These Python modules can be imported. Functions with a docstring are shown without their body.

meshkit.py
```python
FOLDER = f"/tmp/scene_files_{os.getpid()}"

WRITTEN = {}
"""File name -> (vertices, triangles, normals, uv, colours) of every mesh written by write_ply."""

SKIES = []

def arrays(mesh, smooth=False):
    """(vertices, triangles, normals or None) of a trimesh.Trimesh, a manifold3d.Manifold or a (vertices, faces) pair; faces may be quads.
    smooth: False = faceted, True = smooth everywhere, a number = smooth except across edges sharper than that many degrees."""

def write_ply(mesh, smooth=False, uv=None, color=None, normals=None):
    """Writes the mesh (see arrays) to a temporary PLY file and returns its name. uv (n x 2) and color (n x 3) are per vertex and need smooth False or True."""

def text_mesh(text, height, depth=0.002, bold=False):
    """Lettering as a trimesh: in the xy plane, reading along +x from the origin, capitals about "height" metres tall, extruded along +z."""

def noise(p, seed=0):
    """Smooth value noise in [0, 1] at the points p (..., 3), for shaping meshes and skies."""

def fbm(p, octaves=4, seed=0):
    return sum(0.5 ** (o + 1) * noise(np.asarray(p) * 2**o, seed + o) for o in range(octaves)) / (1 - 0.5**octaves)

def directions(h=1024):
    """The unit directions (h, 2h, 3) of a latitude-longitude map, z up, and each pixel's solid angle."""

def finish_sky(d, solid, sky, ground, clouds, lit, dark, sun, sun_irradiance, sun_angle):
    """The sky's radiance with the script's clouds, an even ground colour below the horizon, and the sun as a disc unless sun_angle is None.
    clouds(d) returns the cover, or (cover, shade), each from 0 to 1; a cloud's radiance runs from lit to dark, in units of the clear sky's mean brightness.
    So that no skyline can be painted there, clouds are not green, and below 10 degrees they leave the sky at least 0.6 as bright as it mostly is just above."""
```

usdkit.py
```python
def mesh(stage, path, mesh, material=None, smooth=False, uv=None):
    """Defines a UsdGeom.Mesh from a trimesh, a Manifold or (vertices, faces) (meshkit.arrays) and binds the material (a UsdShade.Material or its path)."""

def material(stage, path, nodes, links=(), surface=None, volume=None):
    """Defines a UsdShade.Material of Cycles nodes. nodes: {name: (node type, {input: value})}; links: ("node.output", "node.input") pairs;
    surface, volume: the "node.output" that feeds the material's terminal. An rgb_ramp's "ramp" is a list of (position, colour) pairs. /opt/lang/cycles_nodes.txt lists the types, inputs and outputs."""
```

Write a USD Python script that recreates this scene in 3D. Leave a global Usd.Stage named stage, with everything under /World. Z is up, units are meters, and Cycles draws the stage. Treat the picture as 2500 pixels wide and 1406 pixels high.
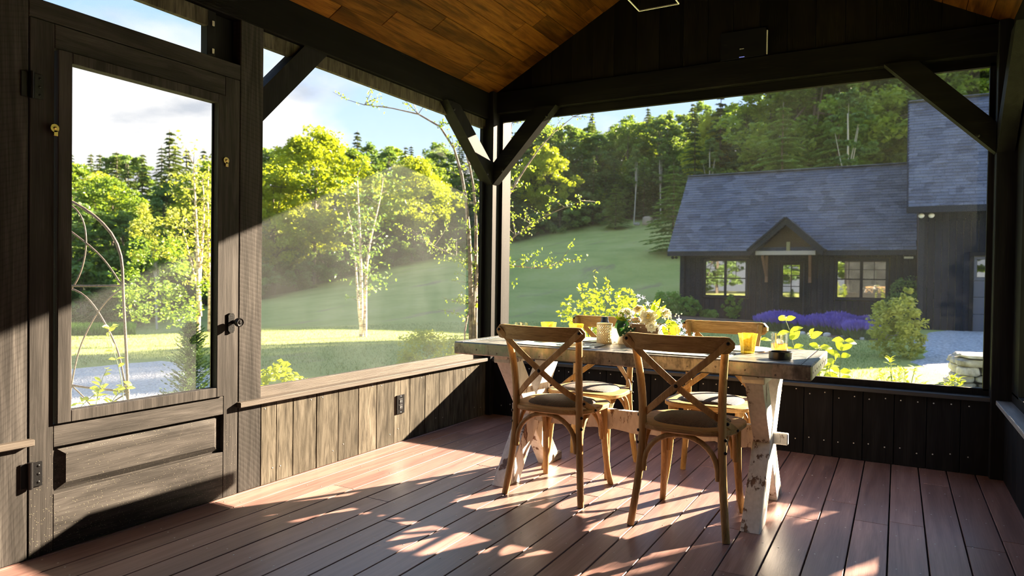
import math, random
import numpy as np, trimesh
import usdkit, meshkit
from pxr import Usd, UsdGeom, UsdLux, UsdShade, Gf, Sdf, Vt
from scipy.interpolate import griddata
from scipy.ndimage import gaussian_filter, map_coordinates
from scipy.spatial import ConvexHull

stage = Usd.Stage.CreateInMemory()
UsdGeom.SetStageUpAxis(stage, 'Z')
UsdGeom.SetStageMetersPerUnit(stage, 1.0)
UsdGeom.Xform.Define(stage, '/World')
UsdGeom.Scope.Define(stage, '/World/Looks')

# ------------------------------------------------------------------ camera, sky, sun
F, CX, CY, YAW, PITCH, ROLL, EYE = 1679.5, 1250.0, 703.0, -.5111, -.0146, .0135, 1.12
_c, _s = math.cos(YAW), math.sin(YAW)
FW = np.array([_s * math.cos(PITCH), _c * math.cos(PITCH), math.sin(PITCH)])
_r = np.array([_c, -_s, 0.0]); _u = np.cross(_r, FW)
RT = _r * math.cos(ROLL) + _u * math.sin(ROLL)
UP = -_r * math.sin(ROLL) + _u * math.cos(ROLL)
cam = UsdGeom.Camera.Define(stage, '/World/Camera')
cam.CreateHorizontalApertureAttr(36.0)
cam.CreateFocalLengthAttr(36.0 * F / 2500)
cam.CreateFStopAttr(3.2)
cam.CreateFocusDistanceAttr(3.6)
cam.CreateClippingRangeAttr((0.05, 2000.0))
cam.CreateExposureAttr(0.42)
cam.AddTransformOp().Set(Gf.Matrix4d(*[*RT, 0, *UP, 0, *(-FW), 0, 0, 0, EYE, 1]))

SUN = np.array([1.0, 1.95, .82]); SUN /= np.linalg.norm(SUN)
sun = UsdLux.DistantLight.Define(stage, '/World/Sun')
sun.CreateIntensityAttr(15.5)
sun.CreateAngleAttr(0.6)
sun.CreateNormalizeAttr(True)
sun.CreateColorAttr((1.0, .80, .57))
_x = np.cross([0, 0, 1.0], SUN); _x /= np.linalg.norm(_x); _y = np.cross(SUN, _x)
sun.AddTransformOp().Set(Gf.Matrix4d(*[*_x, 0, *_y, 0, *SUN, 0, 0, 0, 0, 1]))

sky = UsdLux.DomeLight.Define(stage, '/World/Sky')
sky.CreateIntensityAttr(1.0)
sky_mat = usdkit.material(stage, '/World/Looks/sky', {
    'tc': ('texture_coordinate', {}), 'sep': ('separate_xyz', {}),
    'blue': ('rgb_ramp', {'ramp': [(0, (.62, .68, .74)), (.12, (.42, .52, .66)), (.3, (.26, .39, .60)), (.6, (.26, .37, .56)), (1, (.22, .33, .54))]}),
    'zc': ('math', {'math_type': 'maximum', 'value2': .0}),
    'za': ('math', {'math_type': 'add', 'value2': .22}),
    'px': ('math', {'math_type': 'divide'}), 'py': ('math', {'math_type': 'divide'}),
    'pv': ('combine_xyz', {'z': 3.1}),
    'n1': ('noise_texture', {'scale': 1.15, 'detail': 7.0, 'roughness': .55, 'distortion': .25}),
    'n2': ('noise_texture', {'scale': 2.6, 'detail': 5.0, 'roughness': .5}),
    'thin': ('map_range', {'from_min': .46, 'from_max': .60, 'to_min': 0.0, 'to_max': 1.0, 'clamp': True}),
    'low': ('map_range', {'from_min': .10, 'from_max': .34, 'to_min': .15, 'to_max': -.05}),
    'cov': ('math', {'math_type': 'add'}),
    'shade': ('rgb_ramp', {'ramp': [(0, (.56, .555, .54)), (.54, (.53, .525, .52)), (.66, (.33, .35, .385)), (1, (.24, .265, .32))]}),
    'mx': ('mix', {}),
    'bg': ('background_shader', {'strength': 2.1}),
}, [('tc.generated', 'sep.vector'), ('sep.z', 'zc.value1'), ('zc.value', 'blue.fac'), ('zc.value', 'za.value1'),
    ('sep.x', 'px.value1'), ('za.value', 'px.value2'), ('sep.y', 'py.value1'), ('za.value', 'py.value2'),
    ('px.value', 'pv.x'), ('py.value', 'pv.y'), ('pv.vector', 'n1.vector'), ('pv.vector', 'n2.vector'),
    ('n1.fac', 'cov.value1'), ('zc.value', 'low.value'), ('low.result', 'cov.value2'), ('cov.value', 'thin.value'),
    ('n2.fac', 'shade.fac'), ('thin.result', 'mx.fac'), ('blue.color', 'mx.color1'), ('shade.color', 'mx.color2'),
    ('mx.color', 'bg.color')], surface='bg.background')
UsdShade.MaterialBindingAPI.Apply(sky.GetPrim()).Bind(sky_mat)


def at(px, py, d):
    """The point d metres ahead of the camera along the sight line of a pixel of the 2500 x 1406 frame."""
    return np.array([0, 0, EYE]) + d * (RT * (px - CX) / F - UP * (py - CY) / F + FW)


def at_z(px, py, z):
    v = RT * (px - CX) / F - UP * (py - CY) / F + FW
    return np.array([0, 0, EYE]) + v * (z - EYE) / v[2]


def at_y(px, py, y):
    v = RT * (px - CX) / F - UP * (py - CY) / F + FW
    return np.array([0, 0, EYE]) + v * y / v[1]


# ------------------------------------------------------------------ prims
_used = {}


def numbered(parent, name):
    n = _used.get((parent, name), 0)
    _used[(parent, name)] = n + 1
    return name if n == 0 else f'{name}_{n:03d}'


def tag(p, label=None, cat=None, group=None, kind=None):
    p = p.GetPrim() if hasattr(p, 'GetPrim') else p
    for k, v in (('label', label), ('category', cat), ('group', group), ('kind', kind)):
        if v:
            p.SetCustomDataByKey(k, v)
    return p


def thing(name, label=None, cat=None, loc=(0, 0, 0), rot=0.0, scale=None, group=None, kind=None, tilt=None):
    x = UsdGeom.Xform.Define(stage, '/World/' + numbered('/World', name))
    x.AddTranslateOp().Set(Gf.Vec3d(*map(float, loc)))
    if tilt is not None:
        x.AddRotateXYZOp().Set(Gf.Vec3f(float(tilt[0]), float(tilt[1]), float(rot)))
    else:
        x.AddRotateZOp().Set(float(rot))
    if scale is not None:
        s = (scale,) * 3 if np.ndim(scale) == 0 else scale
        x.AddScaleOp().Set(Gf.Vec3f(*map(float, s)))
    tag(x, label, cat, group, kind)
    return x.GetPrim()


def part(parent, name, mesh, mat, smooth=30, label=None, kind=None):
    pp = '/World' if parent is None else str(parent.GetPath())
    m = usdkit.mesh(stage, pp + '/' + numbered(pp, name), mesh, mat, smooth)
    if label or kind:
        tag(m, label, None, None, kind)
    return m.GetPrim()


def single(name, mesh, mat, label, cat, group=None, kind=None, smooth=30):
    p = part(None, name, mesh, mat, smooth)
    tag(p, label, cat, group, kind)
    return p


def copy_of(src, loc, rot=0.0, scale=1.0, label=None, group=None, cat=None):
    was = src.GetCustomData()
    base = src.GetName()
    x = UsdGeom.Xform.Define(stage, '/World/' + numbered('/World', base))
    x.GetPrim().GetReferences().AddInternalReference(src.GetPath())
    for op, val in (('xformOp:translate', Gf.Vec3d(*map(float, loc))), ('xformOp:rotateZ', float(rot))):
        x.GetPrim().GetAttribute(op).Set(val)
    if x.GetPrim().HasAttribute('xformOp:scale'):
        s = (scale,) * 3 if np.ndim(scale) == 0 else scale
        x.GetPrim().GetAttribute('xformOp:scale').Set(Gf.Vec3f(*map(float, s)))
    x.GetPrim().SetInstanceable(True)
    tag(x, label or was.get('label'), cat or was['category'], group or was.get('group'))
    return x.GetPrim()


# ------------------------------------------------------------------ shapes
def hullmesh(p):
    h = ConvexHull(np.asarray(p, float))
    m = trimesh.Trimesh(h.points, h.simplices, process=False)
    c = h.points[h.vertices].mean(0)
    n, t = m.face_normals, m.triangles_center
    f = m.faces.copy()
    flip = ((t - c) * n).sum(1) < 0
    f[flip] = f[flip][:, ::-1]
    m = trimesh.Trimesh(h.points, f, process=False)
    m.remove_unreferenced_vertices()
    return m


_SG = np.array([(a, b, c) for a in (-1, 1) for b in (-1, 1) for c in (-1, 1)], float)
_UNIT = None


def B(x0, x1, y0, y1, z0, z1, b=.003):
    """A box with chamfered edges."""
    h = np.array([x1 - x0, y1 - y0, z1 - z0]) / 2
    c = np.array([x0 + x1, y0 + y1, z0 + z1]) / 2
    b = min(b, .3 * abs(h).min())
    return _cb(h, b).apply_translation(c)


_CB_F = {}


def _cb(h, b):
    pts = np.concatenate([_SG * (h - np.array([0 if k == a else b for k in range(3)])) for a in range(3)])
    key = 'f'
    if key not in _CB_F:
        m0 = np.concatenate([_SG * (1 - np.array([0 if k == a else .2 for k in range(3)])) for a in range(3)])
        hm = ConvexHull(m0)
        f = hm.simplices.copy()
        tri = m0[f]
        n = np.cross(tri[:, 1] - tri[:, 0], tri[:, 2] - tri[:, 0])
        fl = (n * tri.mean(1)).sum(1) < 0
        f[fl] = f[fl][:, ::-1]
        _CB_F[key] = f
    return trimesh.Trimesh(pts, _CB_F[key].copy(), process=False)


def bar(p, q, w, h, side, b=.003):
    """A chamfered bar from p to q; w across the direction nearest to side, h the other way."""
    p, q = np.asarray(p, float), np.asarray(q, float)
    d = q - p; L = np.linalg.norm(d); d /= L
    s = np.asarray(side, float); s = s - d * (s @ d); s /= np.linalg.norm(s)
    n = np.cross(d, s)
    m = _cb(np.array([L / 2, w / 2, h / 2]), min(b, .3 * min(w, h)))
    M = np.eye(4); M[:3, 0], M[:3, 1], M[:3, 2], M[:3, 3] = d, s, n, (p + q) / 2
    return m.apply_transform(M)


def prism(poly, thick, b=0.0):
    """Convex outline (list of 3-D points in a plane) given a thickness along its normal, centred."""
    p = np.asarray(poly, float)
    n = np.cross(p[1] - p[0], p[2] - p[0]); n /= np.linalg.norm(n)
    if b:
        c = p.mean(0)
        inner = p + (c - p) / np.linalg.norm(c - p, axis=1, keepdims=True) * b
        return hullmesh(np.concatenate([p + n * (thick / 2 - b), p - n * (thick / 2 - b), inner + n * thick / 2, inner - n * thick / 2]))
    return hullmesh(np.concatenate([p + n * thick / 2, p - n * thick / 2]))


def spline(pts, n):
    p = np.asarray(pts, float)
    t = np.concatenate([[0], np.cumsum(np.linalg.norm(np.diff(p, axis=0), axis=1))])
    from scipy.interpolate import CubicSpline
    return CubicSpline(t, p)(np.linspace(0, t[-1], n))


def sweep(path, prof, up=None, scale=None, close=True):
    """Sweeps a closed 2-D profile (k x 2: side, up) along a path; the frame keeps near the given up vector."""
    p = np.asarray(path, float); n = len(p)
    T = np.gradient(p, axis=0); T /= np.linalg.norm(T, axis=1, keepdims=True) + 1e-12
    if up is None:
        u = np.array([0, 0, 1.0]) if abs(T[0, 2]) < .9 else np.array([1.0, 0, 0])
        U = np.zeros_like(p)
        for i in range(n):
            u = u - T[i] * (u @ T[i]); u /= np.linalg.norm(u); U[i] = u
    else:
        U = np.broadcast_to(np.asarray(up, float), p.shape)
        U = U - T * (U * T).sum(1, keepdims=True); U = U / np.linalg.norm(U, axis=1, keepdims=True)
    S = np.cross(T, U)
    prof = np.asarray(prof, float); k = len(prof)
    sc = np.ones(n) if scale is None else np.broadcast_to(scale, (n,))
    V = p[:, None] + sc[:, None, None] * (prof[None, :, :1] * S[:, None] + prof[None, :, 1:] * U[:, None])
    V = V.reshape(-1, 3)
    i, j = np.meshgrid(np.arange(n - 1), np.arange(k), indexing='ij')
    a, b_, c, d = i * k + j, i * k + (j + 1) % k, (i + 1) * k + (j + 1) % k, (i + 1) * k + j
    Fq = np.concatenate([np.stack([a, b_, c], -1).reshape(-1, 3), np.stack([a, c, d], -1).reshape(-1, 3)])
    if close:
        V = np.vstack([V, p[0], p[-1]])
        q = np.arange(k)
        Fq = np.vstack([Fq, np.stack([np.full(k, n * k), (q + 1) % k, q], 1), np.stack([np.full(k, n * k + 1), (n - 1) * k + q, (n - 1) * k + (q + 1) % k], 1)])
    m = trimesh.Trimesh(V, Fq, process=False)
    if m.volume < 0:
        m.faces = m.faces[:, ::-1]
    return m


def circ(r, k=10, r2=None):
    a = np.arange(k) * 2 * np.pi / k
    return np.stack([r * np.cos(a), (r2 or r) * np.sin(a)], 1)


def rrect(w, h, r, k=3):
    out = []
    for cx, cy, a0 in ((w / 2 - r, h / 2 - r, 0), (-w / 2 + r, h / 2 - r, 90), (-w / 2 + r, -h / 2 + r, 180), (w / 2 - r, -h / 2 + r, 270)):
        for t in np.linspace(0, 90, k):
            out.append((cx + r * math.cos(math.radians(a0 + t)), cy + r * math.sin(math.radians(a0 + t))))
    return np.array(out)


def tube(path, r, k=10, up=None):
    r = np.asarray(r, float)
    return sweep(path, circ(1.0, k), up, r)


def lathe(prof, k=32):
    """prof: (radius, z) from the bottom up, outside then back inside; closed at the axis where radius is 0."""
    p = np.asarray(prof, float); n = len(p)
    a = np.arange(k) * 2 * np.pi / k
    V = np.stack([p[:, None, 0] * np.cos(a), p[:, None, 0] * np.sin(a), np.repeat(p[:, None, 1], k, 1)], -1).reshape(-1, 3)
    i, j = np.meshgrid(np.arange(n - 1), np.arange(k), indexing='ij')
    a_, b_, c, d = i * k + j, i * k + (j + 1) % k, (i + 1) * k + (j + 1) % k, (i + 1) * k + j
    Fq = np.concatenate([np.stack([a_, b_, c], -1).reshape(-1, 3), np.stack([a_, c, d], -1).reshape(-1, 3)])
    m = trimesh.Trimesh(V, Fq, process=True)
    m.update_faces(m.nondegenerate_faces())
    return m


def cat_(ms):
    ms = [m for m in ms if m is not None]
    off, V, Fs = 0, [], []
    for m in ms:
        V.append(m.vertices); Fs.append(m.faces + off); off += len(m.vertices)
    return trimesh.Trimesh(np.vstack(V), np.vstack(Fs), process=False)


def dome(c, r, n, h=.6, k=8):
    """A small bolt head at c facing n."""
    m = lathe([(r, 0), (r * .96, r * h * .5), (r * .6, r * h * .9), (0, r * h)], k)
    n = np.asarray(n, float) / np.linalg.norm(n)
    M = trimesh.geometry.align_vectors([0, 0, 1], n); M[:3, 3] = c
    return m.apply_transform(M)


def blob(r, seed, sub=2, amp=.2, freq=1.5):
    m = trimesh.creation.icosphere(sub, 1.0)
    v = m.vertices
    v = v * (1 + amp * (meshkit.fbm(v * freq + seed * 7.3, 3, seed)[:, None] - .5) * 2)
    return trimesh.Trimesh(v * np.asarray(r), m.faces, process=False)


# ------------------------------------------------------------------ materials
_mats = {}


def mat(name, nodes, links, surface='p.BSDF', volume=None):
    m = usdkit.material(stage, '/World/Looks/' + name, nodes, links, surface=surface, volume=volume)
    _mats[name] = m
    return m


def plain(name, col, rough=.5, **kw):
    kw = {k: v for k, v in kw.items()}
    return mat(name, {'p': ('principled_bsdf', {'base_color': col, 'roughness': rough, **kw})}, [])


def wood(name, ramp, along='y', grain=3.0, stretch=14.0, rough=.6, bump=.25, vary=.25, spec=.4, knots=0.0, specks=0.0, speck_col=(.34, .31, .21), saw=0.0, streak=.45, speck_top=None, speck_scale=150.0):
    """Sawn timber: stretched noise for the grain, finer streaks, a tone of its own for every piece."""
    k = {'x': 0, 'y': 1, 'z': 2}[along]
    sc = [grain * 1.0] * 3; sc[k] = grain / stretch
    sf = [1.0] * 3; sf[k] = 1 / 40.0
    N = {
        'tc': ('texture_coordinate', {}), 'oi': ('object_info', {}),
        'off': ('math', {'math_type': 'multiply', 'value2': 31.0}), 'offv': ('combine_xyz', {}),
        'm1': ('mapping', {'scale': sc}), 'm2': ('mapping', {'scale': sf}),
        'n1': ('noise_texture', {'scale': 4.0, 'detail': 5.0, 'roughness': .6, 'distortion': 1.2}),
        'n2': ('noise_texture', {'scale': 260.0, 'detail': 3.0, 'roughness': .6}),
        'add': ('math', {'math_type': 'multiply_add', 'value2': streak, 'value3': 0.0}),
        'sub': ('math', {'math_type': 'subtract', 'value2': streak * .5}),
        'r': ('rgb_ramp', {'ramp': ramp}),
        'v': ('map_range', {'from_min': 0.0, 'from_max': 1.0, 'to_min': 1 - vary, 'to_max': 1 + vary}),
        'h': ('hsv', {}),
        'bp': ('bump', {'strength': bump, 'distance': .004}),
        'p': ('principled_bsdf', {'roughness': rough, 'specular_ior_level': spec}),
    }
    L = [('oi.random', 'off.value1'), ('off.value', 'offv.x'), ('off.value', 'offv.y'), ('off.value', 'offv.z'), ('tc.object', 'm1.vector'), ('offv.vector', 'm1.location'),
         ('tc.object', 'm2.vector'), ('offv.vector', 'm2.location'), ('m1.vector', 'n1.vector'), ('m2.vector', 'n2.vector'),
         ('n2.fac', 'add.value1'), ('n1.fac', 'add.value3'), ('add.value', 'sub.value1'), ('sub.value', 'r.fac'),
         ('oi.random', 'v.value'), ('r.color', 'h.color'), ('v.result', 'h.value'), ('n2.fac', 'bp.height'), ('bp.normal', 'p.normal')]
    col = 'h.color'
    if knots:
        N |= {'vk': ('voronoi_texture', {'scale': knots, 'randomness': 1.0}), 'mk': ('mapping', {'scale': [1.0 if q != k else .5 for q in range(3)]}),
              'kr': ('map_range', {'from_min': .05, 'from_max': .16, 'to_min': 1.0, 'to_max': 0.0, 'clamp': True}),
              'kn': ('noise_texture', {'scale': 9.0, 'detail': 3.0}), 'kd': ('map_range', {'from_min': .50, 'from_max': .68, 'clamp': True}),
              'kx': ('math', {'math_type': 'multiply', 'value2': .0}), 'kmax': ('math', {'math_type': 'maximum'}), 'kmx': ('mix', {'color2': [c * .25 for c in ramp[0][1]]})}
        N['kx'] = ('math', {'math_type': 'multiply', 'value2': .55})
        L += [('tc.object', 'mk.vector'), ('offv.vector', 'mk.location'), ('mk.vector', 'vk.vector'), ('vk.distance', 'kr.value'), ('m1.vector', 'kn.vector'), ('kn.fac', 'kd.value'), ('kd.result', 'kx.value1'),
              ('kr.result', 'kmax.value1'), ('kx.value', 'kmax.value2'), ('kmax.value', 'kmx.fac'), (col, 'kmx.color1')]
        col = 'kmx.color'
    if saw:  # the arcs that a circular saw leaves across the board
        N |= {'sw': ('wave_texture', {'wave_type': 'rings', 'rings_direction': 'x', 'scale': saw, 'distortion': 1.2, 'detail': 2.0, 'detail_scale': 1.0}), 'ms': ('mapping', {'location': (0, -2.0, .35)}),
              'b2': ('bump', {'strength': .14, 'distance': .002}), 'sm': ('map_range', {'from_min': 0.0, 'from_max': .35, 'to_min': .86, 'to_max': 1.0, 'clamp': True}), 'smx': ('mix', {'mix_type': 'multiply', 'fac': 1.0})}
        L += [('tc.object', 'ms.vector'), ('ms.vector', 'sw.vector'), ('sw.fac', 'b2.height'), ('bp.normal', 'b2.normal'), ('sw.fac', 'sm.value'), (col, 'smx.color1'), ('sm.result', 'smx.color2')]
        L = [l for l in L if l != ('bp.normal', 'p.normal')] + [('b2.normal', 'p.normal')]
        col = 'smx.color'
    if specks:  # pollen and splashes of dust
        N |= {'sv': ('voronoi_texture', {'scale': speck_scale, 'randomness': 1.0}), 'sr': ('map_range', {'from_min': specks, 'from_max': specks + .05, 'to_min': 1.0, 'to_max': 0.0, 'clamp': True}),
              'sc1': ('separate_color', {}), 'sl': ('math', {'math_type': 'less_than', 'value2': .45}), 'sx': ('math', {'math_type': 'multiply'}), 'smix': ('mix', {'color2': speck_col})}
        L += [('tc.object', 'sv.vector'), ('sv.distance', 'sr.value'), ('sv.color', 'sc1.color'), ('sc1.r', 'sl.value1'), ('sr.result', 'sx.value1')]
        if speck_top is not None:
            N |= {'gz': ('geometry', {}), 'gs': ('separate_xyz', {}), 'gm': ('map_range', {'from_min': 0.0, 'from_max': speck_top, 'to_min': .62, 'to_max': .04, 'clamp': True})}
            L += [('gz.position', 'gs.vector'), ('gs.z', 'gm.value'), ('gm.result', 'sl.value2')]
        L += [('sl.value', 'sx.value2'), ('sx.value', 'smix.fac'), (col, 'smix.color1')]
        col = 'smix.color'
    L.append((col, 'p.base_color'))
    return mat(name, N, L)


def scaled(ramp, k):
    return [(a, tuple(k * c for c in col)) for a, col in ramp]


STAIN = [(0.15, (.010, .0092, .0088)), (.45, (.026, .0240, .0228)), (.62, (.042, .0385, .0365)), (.85, (.072, .067, .063))]
M_post = wood('stained_post', STAIN, 'z', grain=5, stretch=16, rough=.72, bump=.35, vary=.12, saw=14.0, spec=.06)
M_door = wood('stained_door', STAIN, 'z', grain=4, stretch=14, rough=.65, bump=.25, vary=.10, spec=.06, specks=.10, speck_top=1.6)
M_door_rail = wood('stained_door_rail', STAIN, 'y', grain=4, stretch=9, rough=.65, bump=.25, vary=.14, spec=.06, specks=.10, speck_top=1.6)
M_lowboard = wood('stained_board', [(0.12, (.014, .0118, .0085)), (.42, (.048, .042, .032)), (.62, (.080, .071, .056)), (.88, (.13, .118, .097))], 'z', grain=5, stretch=7, rough=.74, bump=.4, vary=.36, knots=3.0, spec=.06)
M_sill = wood('stained_sill', [(0.15, (.03, .0245, .020)), (.5, (.060, .050, .042)), (.8, (.095, .081, .068))], 'y', grain=4, stretch=12, rough=.6, bump=.3, vary=.1, spec=.2)
M_sill_x = wood('stained_sill_across', [(0.15, (.014, .0135, .014)), (.5, (.026, .025, .026)), (.8, (.04, .039, .04))], 'x', grain=4, stretch=12, rough=.40, bump=.2, vary=.1)
SHADED_STAIN = [(0.15, (.0025, .0023, .0023)), (.5, (.0055, .0052, .005)), (.8, (.011, .0102, .0097))]  # same stain as the posts, darkened to stand in for shade
M_beam_y = wood('shaded_beam_long', SHADED_STAIN, 'y', grain=3, stretch=14, rough=.75, bump=.3, vary=.12, spec=.06)
M_beam_x = wood('shaded_beam_across', SHADED_STAIN, 'x', grain=3, stretch=14, rough=.75, bump=.3, vary=.12, spec=.06)
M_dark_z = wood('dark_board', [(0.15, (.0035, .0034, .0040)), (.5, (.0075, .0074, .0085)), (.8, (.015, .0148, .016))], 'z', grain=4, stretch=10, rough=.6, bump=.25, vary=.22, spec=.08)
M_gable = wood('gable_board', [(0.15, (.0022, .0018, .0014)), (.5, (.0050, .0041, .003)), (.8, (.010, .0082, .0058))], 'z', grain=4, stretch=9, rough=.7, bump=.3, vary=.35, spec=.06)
M_deck = wood('deck_plank', [(0.15, (.095, .048, .043)), (.45, (.200, .111, .097)), (.65, (.27, .160, .138)), (.9, (.36, .235, .208))], 'y', grain=3.5, stretch=18, rough=.36, bump=.08, vary=.20, spec=.6, streak=.5)
M_ceil = wood('ceiling_pine', [(0.15, (.020, .0060, .0010)), (.45, (.085, .029, .0042)), (.65, (.140, .053, .0080)), (.9, (.21, .092, .017))], 'y', grain=3, stretch=9, rough=.6, bump=.15, vary=.35, knots=2.6, spec=.06)
M_gap = plain('shadow_gap', (.006, .006, .006), .9)
M_black_iron = mat('black_iron', {'n': ('noise_texture', {'scale': 160.0, 'detail': 3.0}), 'b': ('bump', {'strength': .3, 'distance': .002}), 'p': ('principled_bsdf', {'base_color': (.012, .012, .013), 'roughness': .32, 'metallic': .55})}, [('n.fac', 'b.height'), ('b.normal', 'p.normal')])
M_brass = plain('brass', (.62, .44, .16), .25, metallic=1.0)
M_steel = plain('screw_steel', (.55, .53, .50), .4, metallic=.8)
M_screen = mat('insect_screen', {
    'tc': ('texture_coordinate', {}), 'n': ('noise_texture', {'scale': 420.0, 'detail': 2.0}), 'nl': ('noise_texture', {'scale': 2.2, 'detail': 3.0}), 'mr': ('map_range', {'from_min': .3, 'from_max': .7, 'to_min': .3, 'to_max': 1.7}),
    'ml': ('map_range', {'from_min': .3, 'from_max': .7, 'to_min': .6, 'to_max': 1.3}),
    'mul': ('math', {'math_type': 'multiply'}), 'c': ('mix', {'mix_type': 'multiply', 'fac': 1.0, 'color1': (.098, .106, .108)}),
    'v': ('voronoi_texture', {'scale': 55.0}), 'vr': ('map_range', {'from_min': .03, 'from_max': .07, 'to_min': 1.0, 'to_max': 0.0, 'clamp': True}), 'vs': ('separate_color', {}), 'vl': ('math', {'math_type': 'less_than', 'value2': .12}), 'vx': ('math', {'math_type': 'multiply'}),
    'dust': ('mix', {'color2': (.9, .88, .8)}),
    'd': ('diffuse_bsdf', {}), 't': ('translucent_bsdf', {}), 'dt': ('mix_closure', {'fac': .035}), 'tr': ('transparent_bsdf', {}), 'o': ('mix_closure', {'fac': .86})},
    [('tc.object', 'n.vector'), ('tc.object', 'nl.vector'), ('n.fac', 'mr.value'), ('nl.fac', 'ml.value'), ('mr.result', 'mul.value1'), ('ml.result', 'mul.value2'), ('mul.value', 'c.color2'),
     ('tc.object', 'v.vector'), ('v.distance', 'vr.value'), ('v.color', 'vs.color'), ('vs.r', 'vl.value1'), ('vr.result', 'vx.value1'), ('vl.value', 'vx.value2'), ('vx.value', 'dust.fac'), ('c.color', 'dust.color1'),
     ('dust.color', 'd.color'), ('dust.color', 't.color'), ('d.BSDF', 'dt.closure1'), ('t.BSDF', 'dt.closure2'), ('dt.closure', 'o.closure1'), ('tr.BSDF', 'o.closure2')], surface='o.closure')

# ------------------------------------------------------------------ the porch
rng = np.random.default_rng(5)
XL, XR, YB, YF = -2.924, .545, 4.846, -1.6
XMID = (XL + XR) / 2
TH = .25


def struct(name):
    return thing(name, kind='structure')


# floor: planks along y
floor = struct('floor')
PITCH = .1447
xe = [-.592 + PITCH * k for k in range(-17, 10)]
joints = {}
for k, x0 in enumerate(xe):
    x1 = x0 + PITCH - .006
    a, b = max(x0, XL - .12), min(x1, XR + .10)
    if b - a < .02:
        continue
    cuts = [-1.6]
    yy = -1.6 + rng.uniform(.8, 2.6)
    while yy < 4.5:
        cuts.append(yy); yy += rng.uniform(2.2, 4.2)
    cuts.append(4.95)
    for y0, y1 in zip(cuts, cuts[1:]):
        dz = rng.uniform(-.0012, 0)
        part(floor, 'plank', B(a, b, y0 + .0015, y1 - .0015, -.03 + dz, dz, .0014), M_deck)
part(floor, 'underlay', B(XL - .12, XR + .10, -1.6, 4.95, -.25, -.036), M_gap)
sc = []
for x0 in xe:
    for yj in np.arange(-.2, 4.8, .41):
        for dx in (.03, PITCH - .036):
            if XL < x0 + dx < XR:
                sc.append(dome((x0 + dx + rng.normal(0, .003), yj + rng.normal(0, .012), -.0012), .0036, (0, 0, 1), .5, 6))
part(floor, 'screws', cat_(sc), M_steel, kind='stuff')


def nails(root, pts, n, m=M_steel):
    part(root, 'nail_heads', cat_([dome(p, .0045, n, .5, 6) for p in pts]), m, kind='stuff')


# left wall
wl = struct('wall_left')
ye = [2.519, 2.624, 2.743, 2.92, 3.098, 3.276, 3.447, 3.626, 3.795, 3.97, 4.145, 4.324, 4.495, 4.67, 4.86]
npts = []
for y0, y1 in zip(ye, ye[1:]):
    dx = rng.uniform(-.002, .0)
    part(wl, 'board', B(XL - .022, XL + dx, y0 + .0015, y1 - .0015, .0006, .441, .002), M_lowboard)
    for zz in (.405, .085):
        npts += [(XL + dx, y0 + f * (y1 - y0), zz + rng.normal(0, .008)) for f in (.25, .75)]
nails(wl, npts[::3], (1, 0, 0), plain('rusted_nail', (.22, .19, .16), .6))
ye = [-1.6, -1.3, -1.02, -.74, -.46, -.2, .06, .32, .58, .84, 1.06, 1.235]
for y0, y1 in zip(ye, ye[1:]):
    part(wl, 'board', B(XL - .022, XL, y0 + .0015, y1 - .0015, 0.003, 2.41, .002), M_door)
part(wl, 'sheathing', B(XL - .06, XL - .024, 2.53, 4.85, 0, .44), M_gap)
part(wl, 'sheathing', B(XL - .06, XL - .024, -1.6, 1.25, 0, 2.41), M_gap)
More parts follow.
